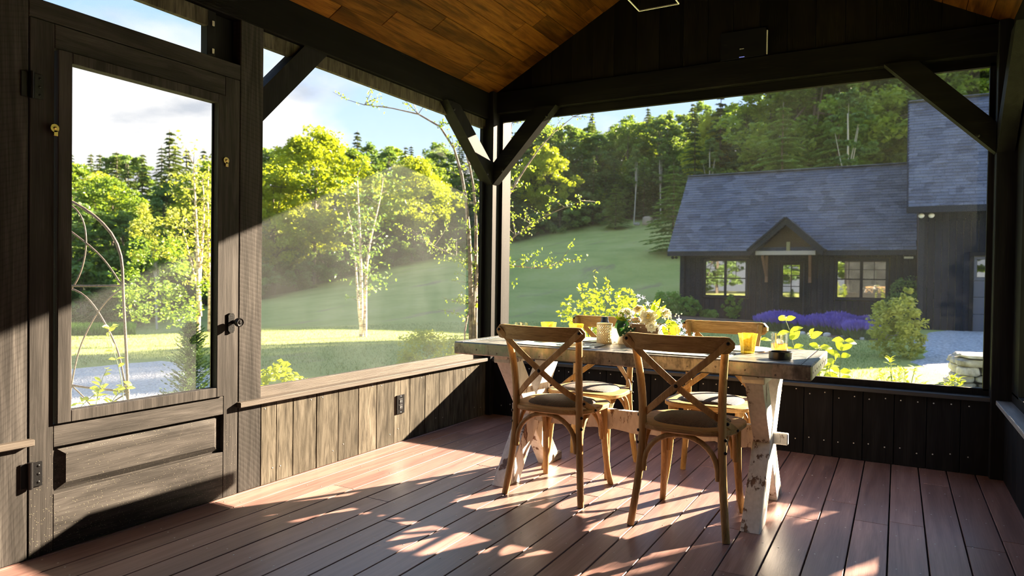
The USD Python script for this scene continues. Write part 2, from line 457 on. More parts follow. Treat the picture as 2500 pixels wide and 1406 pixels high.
part(wl, 'post', B(XL - .15, XL, 1.237, 1.400, 0, 2.41, .004), M_post)
part(wl, 'post', B(XL - .15, XL, 2.374, 2.519, 0, 2.41, .004), M_post)
part(wl, 'sill', B(XL - .20, XL + .032, 2.362, 4.80, .441, .468, .003), M_sill)
part(wl, 'sill', B(XL - .02, XL + .030, -1.6, 1.412, .446, .472, .003), M_sill)
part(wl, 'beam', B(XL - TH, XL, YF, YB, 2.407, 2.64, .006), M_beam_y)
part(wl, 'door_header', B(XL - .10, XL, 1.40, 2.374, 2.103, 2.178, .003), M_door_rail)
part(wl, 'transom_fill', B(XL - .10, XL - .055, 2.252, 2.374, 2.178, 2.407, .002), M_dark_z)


def brace(root, axis, plane0, plane1, a0, z0, a1, z1, w, m):
    """A diagonal brace in a vertical plane: lower edge from (a0, z0) at the post to (a1, z1) at the beam."""
    s = 1 if a1 > a0 else -1
    lo0, lo1 = np.array([a0, z0]), np.array([a1, z1])
    up = w * math.sqrt(2)
    poly = [(a0, z0), (a1, z1), (a1 - s * up, z1), (a0, z0 + up)]
    pts = []
    for a, z in poly:
        for pl in (plane0, plane1):
            pts.append((pl, a, z) if axis == 'y' else (a, pl, z))
    part(root, 'brace', hullmesh(pts), m, smooth=False)


brace(wl, 'y', XL - .10, XL - .006, 2.519, 1.925, 2.985, 2.407, .125, M_dark_z)
XC, YC = -2.880, 4.790                      # inner corner of the corner posts
part(wl, 'corner_post', B(XC - .105, XC, YC, YC + .30, 0, 2.63, .004), M_dark_z)
brace(wl, 'y', XC - .10, XC - .002, YC - .004, 1.875, 4.145, 2.412, .115, M_dark_z)
part(wl, 'brace_peg', cat_([dome((XC - .002, 4.72, 1.95), .012, (1, 0, 0), .4), dome((XC - .002, 4.23, 2.36), .012, (1, 0, 0), .4)]), M_black_iron)

# back wall
wb = struct('wall_back')
x0 = at_y(1963, 960, YB)[0]
edges = np.arange(x0 - .172 * 14, x0 + .172 * 6, .172)
edges = [XL] + [e for e in edges if XL + .03 < e < XR - .05] + [XR]
npts = []
for a, b in zip(edges, edges[1:]):
    dy = rng.uniform(0, .002)
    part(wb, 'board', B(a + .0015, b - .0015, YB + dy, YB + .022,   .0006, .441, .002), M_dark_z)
    for zz in (.405, .10):
        npts += [(a + f * (b - a), YB + dy, zz + rng.normal(0, .008)) for f in (.2, .72)]
nails(wb, npts, (0, -1, 0))
part(wb, 'skirt', B(XL - .12, XR + .12, 4.952, 4.975, -.31, .43, .001), M_gap)  # added out of sight to stop light leaking through plank gaps
part(wl, 'skirt', B(XL - .15, XL - .122, -1.6, 4.95, -.31, .0, .001), M_gap)  # the same added light stop along the left side
part(wb, 'sheathing', B(XL, XR, YB + .024, YB + .09, 0, .44), M_gap)
part(wb, 'sill', B(XL + .03, .505, YB - .032, YB + .16, .438, .464, .003), M_sill_x)
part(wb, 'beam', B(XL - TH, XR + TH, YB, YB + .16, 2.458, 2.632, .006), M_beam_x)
part(wb, 'corner_trim', B(XR - .028, XR, YB - .028, YB, 0, .438, .002), M_dark_z)
xcr = .478
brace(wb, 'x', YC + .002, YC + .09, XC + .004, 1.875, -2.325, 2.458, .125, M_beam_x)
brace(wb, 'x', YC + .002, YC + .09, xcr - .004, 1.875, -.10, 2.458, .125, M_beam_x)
part(wb, 'brace_peg', cat_([dome((XC + .09, YC + .002, 1.98), .012, (0, -1, 0), .4), dome((XC + .48, YC + .002, 2.38), .012, (0, -1, 0), .4), dome((xcr - .09, YC + .002, 1.98), .012, (0, -1, 0), .4)]), M_black_iron)
SL = .533


def roof_z(x):
    return 2.616 + SL * (min(x, 2 * XMID - x) - (-2.927))


ge = np.arange(XL, XR + .01, .1735)
for a, b in zip(ge, ge[1:]):
    a2, b2 = a + .0015, b - .0015
    xs = [a2, XMID, b2] if a2 < XMID < b2 else [a2, b2]
    pts = [(x, y, z) for x in xs for y in (YB + .02, YB + .04 + rng.uniform(0, .003)) for z in (2.62, roof_z(x) + .02)]
    part(wb, 'board', hullmesh(pts), M_gable, smooth=False)
part(wb, 'sheathing', hullmesh([(x, y, z) for x in (XL, XMID, XR) for y in (YB + .05, YB + .09) for z in (2.62, roof_z(x) + .02)]), M_gap, smooth=False)

# right wall
wr = struct('wall_right')
ye = np.arange(-1.6, 4.9, .1737)
for y0, y1 in zip(ye, np.append(ye[1:], YB)):
    if y1 - y0 > .02:
        part(wr, 'board', B(XR, XR + .022, y0 + .0015, min(y1, YB) - .0015,   .0006, .441 if y1 > 2.35 else 2.41, .002), M_dark_z)  # out of view the boards run full height to cut ambient light
part(wr, 'sheathing', B(XR + .024, XR + .06, 2.3, YB, 0, .44), M_gap)
part(wr, 'sheathing', B(XR + .024, XR + .06, -1.6, 2.3, 0, 2.41), M_gap)
part(wr, 'sill', B(.502, XR + .20, 2.44, 4.82, .430, .456, .003), wood('grey_sill', [(0.15, (.10, .10, .105)), (.5, (.17, .17, .175)), (.8, (.25, .25, .25))], 'y', grain=4, stretch=12, rough=.6, bump=.3, vary=.05))
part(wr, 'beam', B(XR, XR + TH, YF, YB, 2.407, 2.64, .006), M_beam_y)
part(wr, 'corner_post', B(xcr, xcr + .30, YC, YC + .30, 0, 2.63, .004), M_dark_z)
part(wr, 'post', B(XR, XR + .15, 2.30, 2.445, 0, 2.41, .004), M_dark_z)
brace(wr, 'y', xcr + .002, xcr + .085, YC - .004, 1.875, 4.145, 2.412, .115, M_dark_z)

wf = struct('wall_front')
for a, b in zip(ge, ge[1:]):
    part(wf, 'board', hullmesh([(x, y, z) for x in ([a, XMID, b] if a < XMID < b else [a, b]) for y in (YF - .03, YF) for z in (0, roof_z(x) + .02)]), M_gable, smooth=False)

# ceiling: planks on both slopes
ceil = struct('ceiling')
sl = np.array([1.0, 0, SL]) / math.hypot(1, SL)
Lr = (XMID - XL + .02) * math.hypot(1, SL)
nb = int(Lr / .138) + 1
for side in (1, -1):
    d = np.array([sl[0] * side, 0, sl[2]])
    nrm = np.array([-sl[2] * side, 0, sl[0]])
    base = np.array([XL - .02 if side == 1 else XR + .02, 0, roof_z(XL) - .02 * SL])
    for k in range(nb):
        c = base + d * (.138 * (k + .5))
        if (c[0] - XMID) * side > -.03:
            continue
        cuts = [YF]; yy = YF + rng.uniform(.5, 1.6)
        while yy < 4.75:
            cuts.append(yy); yy += rng.uniform(.75, 1.9)
        cuts.append(YB + .03)
        for y0, y1 in zip(cuts, cuts[1:]):
            p = c + nrm * (.009 + rng.uniform(0, .0015))
            part(ceil, 'plank', bar(p + [0, y0 + .001, 0], p + [0, y1 - .001, 0], .1365, .018, d, .003), M_ceil)
rf = struct('roof')
for side in (1, -1):
    d = np.array([sl[0] * side, 0, sl[2]]); nrm = np.array([-sl[2] * side, 0, sl[0]])
    e = np.array([XL - TH if side == 1 else XR + TH, 0, roof_z(XL) - (TH) * SL]) + nrm * .075
    t = e + d * (XMID - XL + TH) * math.hypot(1, SL)
    m_ = (e + t) / 2
    part(rf, 'roof_slab', bar(m_ + [0, YF - .1, 0], m_ + [0, YB + .25, 0], np.linalg.norm(t - e), .09, d, .005), M_gap)

# windows: screens in thin frames
w1 = struct('window_1')
XS = XL - .061
y_out = at_y(1168, 700, 4.86)  # noqa
YJ = 4.70
part(w1, 'rail', B(XS, XS + .03, 2.519, 4.80, .466, .520, .002), M_sill)
part(w1, 'rail', B(XS, XS + .03, 2.519, 4.80, 2.329, 2.408, .002), M_lowboard)
part(w1, 'jamb', B(XS, XS + .03, 4.755, 4.80, .50, 2.35, .002), M_dark_z)
part(w1, 'screen', B(XS - .004, XS - .003, 2.50, 4.80, .50, 2.345, .0), M_screen, smooth=False)
w2 = struct('window_2')
YS = YB + .055
xa = at_y(1223, 700, YS)[0]; xb = at_y(1211, 700, YS)[0]
xr_ = at_y(2407.5, 600, YS)[0]
part(w2, 'rail', B(xb, XR, YS, YS + .035, .462, .503, .002), M_dark_z)
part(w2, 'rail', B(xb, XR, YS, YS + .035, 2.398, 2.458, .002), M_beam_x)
part(w2, 'jamb', B(xb - .01, xa, YS, YS + .035, .49, 2.42, .002), M_dark_z)
part(w2, 'jamb', B(xr_, xr_ + .06, YS, YS + .035, .49, 2.42, .002), M_dark_z)
part(w2, 'screen', B(xb, xr_ + .03, YS + .036, YS + .037, .48, 2.42, .0), M_screen, smooth=False)
w3 = struct('window_3')
part(w3, 'rail', B(XS, XS + .03, 1.40, 2.21, 2.329, 2.408, .002), M_lowboard)
part(w3, 'jamb', B(XS - .02, XS + .03, 2.203, 2.252, 2.178, 2.407, .002), M_dark_z)
part(w3, 'jamb', B(XS - .02, XS + .03, 1.39, 1.42, 2.178, 2.407, .002), M_dark_z)
part(w3, 'latch', cat_([B(XS + .03, XS + .036, 2.226, 2.240, 2.335, 2.36), B(XS + .03, XS + .036, 2.226, 2.240, 2.20, 2.225)]), M_steel)
part(w3, 'screen', B(XS - .004, XS - .003, 1.40, 2.22, 2.17, 2.345, .0), M_screen, smooth=False)
w4 = struct('window_4')
XS4 = XR + .03
for y0, y1 in ((2.445, YC),):
    part(w4, 'rail', B(XS4, XS4 + .03, y0, y1, .455, .515, .002), M_dark_z)
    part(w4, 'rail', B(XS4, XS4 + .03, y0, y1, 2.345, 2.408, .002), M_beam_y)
    part(w4, 'screen', B(XS4 + .032, XS4 + .033, y0, y1, .49, 2.36, .0), M_screen, smooth=False)
part(w4, 'jamb', B(XS4, XS4 + .03, 4.55, YC + .05, .5, 2.36, .002), M_dark_z)

# screen door
d1 = struct('door_1')
DX0, DX1 = XL - .042, XL + .001
part(d1, 'stile', B(DX0, DX1, 1.404, 1.492, .0015, 2.099, .002), M_door)
part(d1, 'stile', B(DX0, DX1, 2.285, 2.370, .0015, 2.099, .002), M_door)
part(d1, 'rail', B(DX0, DX1, 1.493, 2.284, 2.004, 2.099, .002), M_door_rail)
part(d1, 'rail', B(DX0, DX1, 1.493, 2.284, .420, .510, .002), M_door_rail)
part(d1, 'rail', B(DX0, DX1, 1.493, 2.284, .0015, .232, .002), M_door_rail)
pan = part(d1, 'panel', B(DX0 + .006, DX1 - .024, 1.493, 2.284, .232, .420, .001), M_door_rail)
pf = hullmesh([(DX1 - .024, y, z) for y in (1.508, 2.268) for z in (.238, .414)] + [(DX1 - .004, y, z) for y in (1.543, 2.238) for z in (.268, .384)])
part(pan, 'raised_field', pf, M_door_rail, smooth=False)
ins = part(d1, 'screen_insert', cat_([B(DX0 + .006, DX1 + .014, 1.500, 1.553, .514, 2.000, .002), B(DX0 + .006, DX1 + .014, 2.236, 2.279, .514, 2.000, .002),
                                      B(DX0 + .006, DX1 + .014, 1.554, 2.235, 1.957, 2.000, .002), B(DX0 + .006, DX1 + .014, 1.554, 2.235, .514, .560, .002)]), M_door)
part(ins, 'screen', B(DX0 + .012, DX0 + .013, 1.55, 2.24, .55, 1.96, .0), M_screen, smooth=False)
part(ins, 'spline', cat_([B(DX0 + .014, DX0 + .020, 1.553, 1.559, .56, 1.957, 0), B(DX0 + .014, DX0 + .020, 2.228, 2.236, .56, 1.957, 0)]), M_black_iron)
for zc in (1.836, .329):
    h = part(d1, 'hinge', cat_([B(XL, XL + .006, 1.372, 1.403, zc - .048, zc + .048, .001), B(XL + .001, XL + .007, 1.406, 1.450, zc - .048, zc + .048, .001)]), M_black_iron)
    part(h, 'hinge_barrel', tube([(XL + .012, 1.4045, zc - .052), (XL + .012, 1.4045, zc + .052)], .0095, 12), M_black_iron)
    part(h, 'hinge_screws', cat_([dome((XL + .007, 1.436, zc + k), .005, (1, 0, 0), .5) for k in (-.032, 0, .032)]), M_black_iron)
for (yy, zz) in ((1.484, 1.685), (2.276, 1.681)):
    t = part(d1, 'turn_button', tube([(XL + .016, yy, zz), (XL + .022, yy, zz)], .016, 16), M_brass)
    part(t, 'tab', cat_([B(XL + .016, XL + .022, yy - .004, yy + .012, zz - .030, zz - .008, .002), dome((XL + .022, yy, zz), .006, (1, 0, 0), .8, 10)]), M_brass)
lt = part(d1, 'latch_plate', hullmesh([(x, y, z) for x in (XL + .001, XL + .014) for y, z in ((2.301, .838), (2.301, .912), (2.312, .924), (2.330, .924), (2.337, .914), (2.337, .836), (2.330, .825), (2.312, .825))]), M_black_iron)
kn = lathe([(.0, 0), (.010, 0), (.010, .018), (.0095, .030), (.020, .034), (.023, .042), (.023, .052), (.019, .058), (.016, .055), (.010, .0545), (.006, .058), (0, .058)], 24)
kn.apply_transform(trimesh.transformations.rotation_matrix(np.pi / 2, [0, 1, 0])); kn.apply_translation([XL + .012, 2.328, .880])
part(lt, 'knob', kn, M_black_iron, smooth=40)

# outlet on the left wall
o = thing('power_outlet', 'black wall outlet set into the sunlit low board wall', 'outlet', (XL, 3.686, .256))
part(o, 'cover_plate', B(.0, .007, -.041, .041, -.063, .063, .003), M_black_iron)
part(o, 'receptacle', cat_([B(.004, .010, -.017, .017, -.036, -.003, .002), B(.004, .010, -.017, .017, .003, .036, .002)]), plain('outlet_black', (.03, .03, .033), .25))
part(o, 'slots', cat_([B(.0095, .0105, y - .0015, y + .0015, z - .006, z + .006, .0) for y in (-.007, .007) for z in (.021, -.018)] + [dome((.007, 0, z), .004, (1, 0, 0), .5) for z in (.054, -.054)]), M_steel, kind='stuff')

# lantern under the ridge, speaker on the back beam
o = thing('pendant_lantern', 'square pendant lantern of thin pale metal bars under the ridge', 'lamp', (-1.164, 3.555, 2.6))
M_pale = plain('pale_metal', (.55, .55, .50), .4, metallic=.3)
hw = .111
for (a, b) in (((-hw, -hw), (hw, -hw)), ((hw, -hw), (hw, hw)), ((hw, hw), (-hw, hw)), ((-hw, hw), (-hw, -hw))):
    part(o, 'bottom_bar', bar((*a, .003), (*b, .003), .007, .006, (0, 0, 1), .001), M_pale)
    part(o, 'top_bar', bar((*a, .33), (*b, .33), .007, .006, (0, 0, 1), .001), M_black_iron)
    part(o, 'upright', bar((*a, .0), (*a, .33), .007, .007, (1, 0, 0), .001), M_black_iron)
part(o, 'roof', hullmesh([(x, y, .335) for x in (-hw, hw) for y in (-hw, hw)] + [(x, y, .40) for x in (-.02, .02) for y in (-.02, .02)]), M_black_iron, smooth=False)
part(o, 'rod', tube([(0, 0, .395), (0, 0, .93)], .006, 8), M_black_iron)
part(o, 'socket', lathe([(0, .30), (.018, .30), (.018, .25), (.012, .24), (0, .24)], 16), M_black_iron)
part(o, 'bulb', lathe([(0, .12), (.018, .125), (.028, .15), (.025, .19), (.012, .24), (0, .245)], 20), plain('clear_bulb', (.9, .9, .9), .02, transmission_weight=1.0, ior=1.4), smooth=50)
o = thing('speaker', 'black box speaker standing on the beam under the gable', 'speaker', (-.948, 4.846, 2.632))
part(o, 'cabinet', B(-.15, .15, .0, .10 - .08, .0, .19, .006), plain('speaker_black', (.004, .004, .005), .7, specular_ior_level=.1))
part(o, 'trim_strip', B(.152, .160, -.002, .010, .006, .165, .001), M_pale)
part(o, 'logo', cat_([B(-.02, -.012, -.003, .001, .060, .066, 0), B(-.010, .008, -.003, .001, .061, .065, 0)]), M_pale)
part(o, 'status_light', B(-.022, .012, -.003, .001, .006, .010, 0), plain('blue_led', (.05, .05, .2), .4, emission_color=(.3, .35, 1.0), emission_strength=.5))

# ------------------------------------------------------------------ table
TT = .765
M_zinc = mat('aged_zinc', {
    'tc': ('texture_coordinate', {}), 'n': ('noise_texture', {'scale': 5.0, 'detail': 7.0, 'roughness': .65}), 'm': ('mapping', {'scale': (40, 40, 9)}), 'st': ('noise_texture', {'scale': 1.0, 'detail': 4.0, 'roughness': .7}),
    'ad': ('math', {'math_type': 'multiply_add', 'value2': .40}), 'sb': ('math', {'math_type': 'subtract', 'value2': .20}),
    'r': ('rgb_ramp', {'ramp': [(.25, (.028, .027, .025)), (.40, (.12, .118, .105)), (.50, (.28, .272, .245)), (.60, (.20, .24, .21)), (.75, (.48, .48, .45))]}),
    'rr': ('map_range', {'from_min': .3, 'from_max': .7, 'to_min': .52, 'to_max': .28}), 'b': ('bump', {'strength': .25, 'distance': .003}),
    'mt': ('map_range', {'from_min': .3, 'from_max': .6, 'to_min': .25, 'to_max': .75}),
    'p': ('principled_bsdf', {'metallic': .6})},
    [('tc.object', 'n.vector'), ('tc.object', 'm.vector'), ('m.vector', 'st.vector'), ('st.fac', 'ad.value1'), ('n.fac', 'ad.value3'), ('ad.value', 'sb.value1'), ('sb.value', 'r.fac'), ('r.color', 'p.base_color'),
     ('n.fac', 'rr.value'), ('rr.result', 'p.roughness'), ('n.fac', 'mt.value'), ('mt.result', 'p.metallic'), ('st.fac', 'b.height'), ('b.normal', 'p.normal')])
M_peel = mat('chipped_white_paint', {
    'tc': ('texture_coordinate', {}), 'm': ('mapping', {'scale': (1, 1, .35)}), 'oi': ('object_info', {}), 'o': ('math', {'math_type': 'multiply', 'value2': 17.0}), 'ov': ('combine_xyz', {}),
    'n': ('noise_texture', {'scale': 11.0, 'detail': 9.0, 'roughness': .72}), 'mr': ('map_range', {'from_min': .41, 'from_max': .44, 'clamp': True}), 'n2': ('noise_texture', {'scale': 60.0, 'detail': 4.0}),
    'pt': ('rgb_ramp', {'ramp': [(.2, (.52, .50, .46)), (.8, (.72, .70, .66))]}), 'un': ('rgb_ramp', {'ramp': [(.3, (.10, .055, .035)), (.7, (.22, .13, .08))]}), 'mx': ('mix', {}), 'b': ('bump', {'strength': .6, 'distance': .002}),
    'p': ('principled_bsdf', {'roughness': .55})},
    [('oi.random', 'o.value1'), ('o.value', 'ov.x'), ('o.value', 'ov.z'), ('tc.object', 'm.vector'), ('ov.vector', 'm.location'), ('m.vector', 'n.vector'), ('n.fac', 'mr.value'), ('m.vector', 'n2.vector'), ('n2.fac', 'pt.fac'), ('n2.fac', 'un.fac'),
     ('mr.result', 'mx.fac'), ('un.color', 'mx.color1'), ('pt.color', 'mx.color2'), ('mx.color', 'p.base_color'), ('mr.result', 'b.height'), ('b.normal', 'p.normal')])
TX0, TX1, TY0, TY1 = -2.140, -.310, 3.165, 3.895
TXM, TYM = (TX0 + TX1) / 2, (TY0 + TY1) / 2
tb = thing('dining_table', 'trestle dining table with zinc clad top and chipped white cross legs', 'table', (TXM, TYM, 0))
hx, hy = (TX1 - TX0) / 2, (TY1 - TY0) / 2
top = part(tb, 'tabletop', B(-hx, hx, -hy, hy, TT - .068, TT, .006), M_zinc)
riv = []
for s in (-1, 1):
    for yy in np.linspace(-hy + .015, hy - .015, 34):
        riv.append(dome((s * (hx - .045), yy, TT), .0042, (0, 0, 1), .4, 6))
    for yy in np.linspace(-hy + .015, hy - .015, 14):
        riv.append(dome((s * (hx - .40), yy, TT), .0038, (0, 0, 1), .4, 6))
for xx in np.linspace(-hx + .02, hx - .02, 15):
    riv.append(dome((xx, -hy, TT - .045 - .012 * math.sin(xx * 9)), .005, (0, -1, 0), .45, 6))
for yy in np.linspace(-hy + .04, hy - .04, 9):
    riv.append(dome((hx, yy, TT - .034), .0045, (1, 0, 0), .45, 6))
part(top, 'rivets', cat_(riv), plain('rivet', (.16, .15, .14), .4, metallic=.6), kind='stuff')
part(top, 'edge_seam', cat_([B(s * (hx - .055) - .0015, s * (hx - .055) + .0015, -hy + .004, hy - .004, TT - .0002, TT + .0009, 0) for s in (-1, 1)]), plain('seam', (.2, .2, .19), .4, metallic=.5), kind='stuff')
for sx in (-1, 1):
    xc = -.555 - TXM if sx > 0 else -1.852 - TXM
    for a, (dx0) in ((1, 0.0), (-1, .0)):
        # each crossing board: a lower and an upper half, halved into the other at the middle
        y0, y1 = -.27 * a, .27 * a
        d = np.array([0, y1 - y0, TT - .07]); d /= np.linalg.norm(d)
        poly = []
        w = .075
        for (yy, zz) in ((y0 - w, 0), (y0 + w, 0), (y1 + w, TT - .068), (y1 - w, TT - .068)):
            poly.append((yy, zz))
        xx0, xx1 = xc - .042, xc + .042
        if a < 0:
            xx0, xx1 = xc - .038, xc + .038
        part(tb, 'leg_board', hullmesh([(x, y + (.004 if x > xc else 0), z) for x in (xx0, xx1) for y, z in poly] + [(x, y, z) for x in (xx0 + .004, xx1 - .004) for y, z in ((poly[0][0] - .003, .0), (poly[2][0] + .003, TT - .068))]), M_peel, smooth=False)
    part(tb, 'top_cleat', B(xc - .05, xc + .05, -.33, .33, TT - .105, TT - .069, .004), M_peel)
# stretcher with a ragged lower edge
xs = np.linspace(-1.87 - TXM, -.54 - TXM, 60)
rg = np.random.default_rng(3)
zl = .305 + .012 * (meshkit.fbm(np.stack([xs * 14, xs * 0, xs * 0], 1), 4, 3) - .5) * 2
V, Fq = [], []
for x, z in zip(xs, zl):
    for y in (-.018, .018):
        V += [(x, y, z), (x, y, .415)]
n = len(xs)
for i in range(n - 1):
    a = i * 4; b = a + 4
    Fq += [(a, a + 1, b + 1), (a, b + 1, b), (a + 2, b + 3, a + 3), (a + 2, b + 2, b + 3), (a + 1, a + 3, b + 3), (a + 1, b + 3, b + 1), (a, b, b + 2), (a, b + 2, a + 2)]
e = (n - 1) * 4
Fq += [(0, 2, 3), (0, 3, 1), (e, e + 1, e + 3), (e, e + 3, e + 2)]
st_ = trimesh.Trimesh(np.array(V), np.array(Fq), process=False)
if st_.volume < 0:
    st_.faces = st_.faces[:, ::-1]
part(tb, 'stretcher', st_, M_peel, smooth=False)
part(tb, 'tenon', B(-.545 - TXM, -.445 - TXM, -.018, .018, .335, .390, .004), M_peel)
part(tb, 'tenon', B(-1.96 - TXM, -1.86 - TXM, -.018, .018, .335, .390, .004), M_peel)
part(tb, 'foot_wear', B(-1.852 - TXM - .045, -1.852 - TXM + .045, .24, .36, .0, .05, .006), wood('bare_foot', [(0.2, (.08, .06, .045)), (.8, (.26, .22, .18))], 'y', grain=6, stretch=6, rough=.8, bump=.5), label='worn bare wood foot')

# ------------------------------------------------------------------ chairs
OAK = [(0.12, (.125, .068, .022)), (.45, (.30, .175, .058)), (.62, (.395, .245, .092)), (.88, (.52, .35, .155))]
M_oak = wood('chair_oak', OAK, 'z', grain=5, stretch=18, rough=.5, bump=.25, vary=.10, spec=.4, streak=.6)
M_oak_x = wood('chair_oak_rail', OAK, 'x', grain=6, stretch=10, rough=.48, bump=.25, vary=.10, spec=.4, streak=.75)
M_rattan = mat('woven_rattan', {
    'tc': ('texture_coordinate', {}), 'w1': ('wave_texture', {'wave_type': 'bands', 'bands_direction': 'x', 'scale': 58.0}), 'w2': ('wave_texture', {'wave_type': 'bands', 'bands_direction': 'y', 'scale': 58.0}),
    'mul': ('math', {'math_type': 'multiply'}), 'n': ('noise_texture', {'scale': 90.0, 'detail': 3.0}), 'ad': ('math', {'math_type': 'multiply_add', 'value2': .5}),
    'r': ('rgb_ramp', {'ramp': [(.12, (.014, .009, .006)), (.4, (.060, .040, .028)), (.7, (.13, .090, .065)), (1, (.22, .165, .125))]}), 'b': ('bump', {'strength': .9, 'distance': .004}), 'p': ('principled_bsdf', {'roughness': .6})},
    [('tc.object', 'w1.vector'), ('tc.object', 'w2.vector'), ('w1.fac', 'mul.value1'), ('w2.fac', 'mul.value2'), ('mul.value', 'ad.value3'), ('n.fac', 'ad.value1'), ('ad.value', 'r.fac'), ('r.color', 'p.base_color'), ('ad.value', 'b.height'), ('b.normal', 'p.normal')])


def superell(a, b, n, k, y0=0.0, taper=0.0):
    t = np.arange(k) * 2 * np.pi / k
    x = a * np.sign(np.cos(t)) * np.abs(np.cos(t)) ** (2 / n); y = b * np.sign(np.sin(t)) * np.abs(np.sin(t)) ** (2 / n)
    return np.stack([x * (1 + taper * y / b), y + y0], 1)


def layered(outlines, zs):
    k = len(outlines[0])
    V = np.concatenate([np.column_stack([o, np.full(k, z)]) for o, z in zip(outlines, zs)])
    Fq = []
    for i in range(len(zs) - 1):
        for j in range(k):
            a, b = i * k + j, i * k + (j + 1) % k
            Fq += [(a, b, b + k), (a, b + k, a + k)]
    V = np.vstack([V, [*outlines[0].mean(0), zs[0]], [*outlines[-1].mean(0), zs[-1]]])
    q = len(V)
    for j in range(k):
        Fq += [(q - 2, (j + 1) % k, j), (q - 1, (len(zs) - 1) * k + j, (len(zs) - 1) * k + (j + 1) % k)]
    m = trimesh.Trimesh(V, np.array(Fq), process=False)
    if m.volume < 0:
        m.faces = m.faces[:, ::-1]
    return m


def make_chair(label, loc, rot):
    t = thing('cross_back_chair', label, 'chair', loc, rot, group='cross back chairs at the table')
    for s in (-1, 1):
        p = spline([(s * .214, -.222, 0), (s * .196, -.196, .16), (s * .182, -.178, .34), (s * .178, -.178, .52), (s * .184, -.200, .68), (s * .200, -.240, .835), (s * .204, -.250, .872)], 26)
        r = np.interp(p[:, 2], [0, .3, .5, .8, .88], [.0165, .0185, .019, .017, .014])
        part(t, 'back_leg', tube(p, r, 12, (0, 1, 0)), M_oak, smooth=50)
    for s in (-1, 1):
        p = spline([(s * .198, .222, 0), (s * .182, .188, .16), (s * .176, .170, .32), (s * .176, .166, .452)], 16)
        r = np.interp(p[:, 2], [0, .3, .45], [.0155, .0185, .0195])
        part(t, 'front_leg', tube(p, r, 12, (0, 1, 0)), M_oak, smooth=50)
    # top rail: bowed backwards, rounded ends
    u = np.linspace(-1, 1, 25)
    path = np.stack([u * .243, -.262 - .034 * (1 - u ** 2), .846 + .004 * u ** 2], 1)
    hgt = .036 * np.sqrt(np.clip(1 - np.clip((np.abs(u) - .86) / .14, 0, 1) ** 2 * .92, 0.05, 1))
    prof = rrect(.024, 2.0, .011, 3)
    V = []
    T = np.gradient(path, axis=0); T /= np.linalg.norm(T, axis=1, keepdims=True)
    k = len(prof)
    for i in range(len(u)):
        S = np.cross(T[i], [0, 0, 1.0]); S /= np.linalg.norm(S)
        for a, b in prof:
            V.append(path[i] + S * a + np.array([0, 0, 1.0]) * (b * hgt[i]))
    V = np.array(V); Fq = []
    for i in range(len(u) - 1):
        for j in range(k):
            a, b = i * k + j, i * k + (j + 1) % k
            Fq += [(a, b, b + k), (a, b + k, a + k)]
    V = np.vstack([V, path[0], path[-1]])
    for j in range(k):
        Fq += [(len(V) - 2, (j + 1) % k, j), (len(V) - 1, (len(u) - 1) * k + j, (len(u) - 1) * k + (j + 1) % k)]
    rail = trimesh.Trimesh(V, np.array(Fq), process=False)
    if rail.volume < 0:
        rail.faces = rail.faces[:, ::-1]
    part(t, 'top_rail', rail, M_oak_x, smooth=40)
    bolts = []
    for s, off in ((1, 0.0), (-1, .009)):
        p = spline([(-s * .229, -.288, .866), (-s * .12, -.280 - off, .765), (0, -.262 - off, .660), (s * .10, -.222 - off, .572), (s * .172, -.162, .510), (s * .212, -.100, .468), (s * .222, -.070, .450)], 30)
        tn = np.gradient(p, axis=0)
        inw = np.tile([0, 1.0, 0], (len(p), 1)).astype(float)
        w = np.clip((p[:, 0] * s - .10) / .1, 0, 1)[:, None]
        inw = inw * (1 - w) + w * np.array([-s * .85, .5, 0])
        m = sweep(p, rrect(.030, .008, .003, 2), inw)
        part(t, 'cross_strap', m, M_oak, smooth=35)
        bolts += [dome((-s * .222, -.294, .858), .0075, (0, -1, .3), .6, 10), dome((s * .200, -.168, .498), .008, (s * .6, -1, 0), .6, 10), dome((s * .226, -.078, .456), .007, (s, -.5, 0), .6, 10)]
        bolts += [dome((s * .196, -.186, .430), .0075, (s * .5, -1, 0), .6, 10), dome((s * .197, -.188, .375), .0075, (s * .5, -1, 0), .6, 10), dome((s * .228, -.248, .866), .006, (0, 1, .2), .6, 10)]
    bolts.append(dome((0, -.276, .660), .009, (0, -1, -.2), .6, 10))
    # seat
    out = [superell(.222, .212, 3.4, 56, .0, .06), superell(.229, .219, 3.4, 56, .0, .06), superell(.229, .219, 3.4, 56, .0, .06), superell(.222, .212, 3.4, 56, .0, .06)]
    seat = part(t, 'seat', layered(out, [.440, .446, .462, .468]), M_oak_x, smooth=40)
    rr = [1.0, .985, .93, .82, .66, .45, .2]
    zz = [.463, .470, .477, .484, .490, .494, .496]
    part(seat, 'rattan_pad', layered([superell(.172 * k_, .165 * k_, 2.7, 48, .0, .05) for k_ in rr], zz), M_rattan, smooth=60)
    # bentwood arches under the seat
    def arch(a, b, name='arch'):
        a, b = np.array(a, float), np.array(b, float); m_ = (a + b) / 2
        th = np.linspace(0, np.pi, 17)
        H = .432 - a[2]
        p = m_ + np.outer(np.cos(th), (a - m_) * [1, 1, 0]) + np.outer(np.sin(th) ** .8, [0, 0, H])
        p[:, 2] -= 0
        part(t, name, tube(p, .0125, 10), M_oak, smooth=50)
    arch((-.168, -.186, .250), (.168, -.186, .250))
    arch((-.160, .166, .270), (.160, .166, .270))
    for s in (-1, 1):
        arch((s * .180, -.160, .250), (s * .172, .150, .270))
    for b_ in bolts:
        part(t, 'bolt', b_, M_black_iron, smooth=50)
    return t


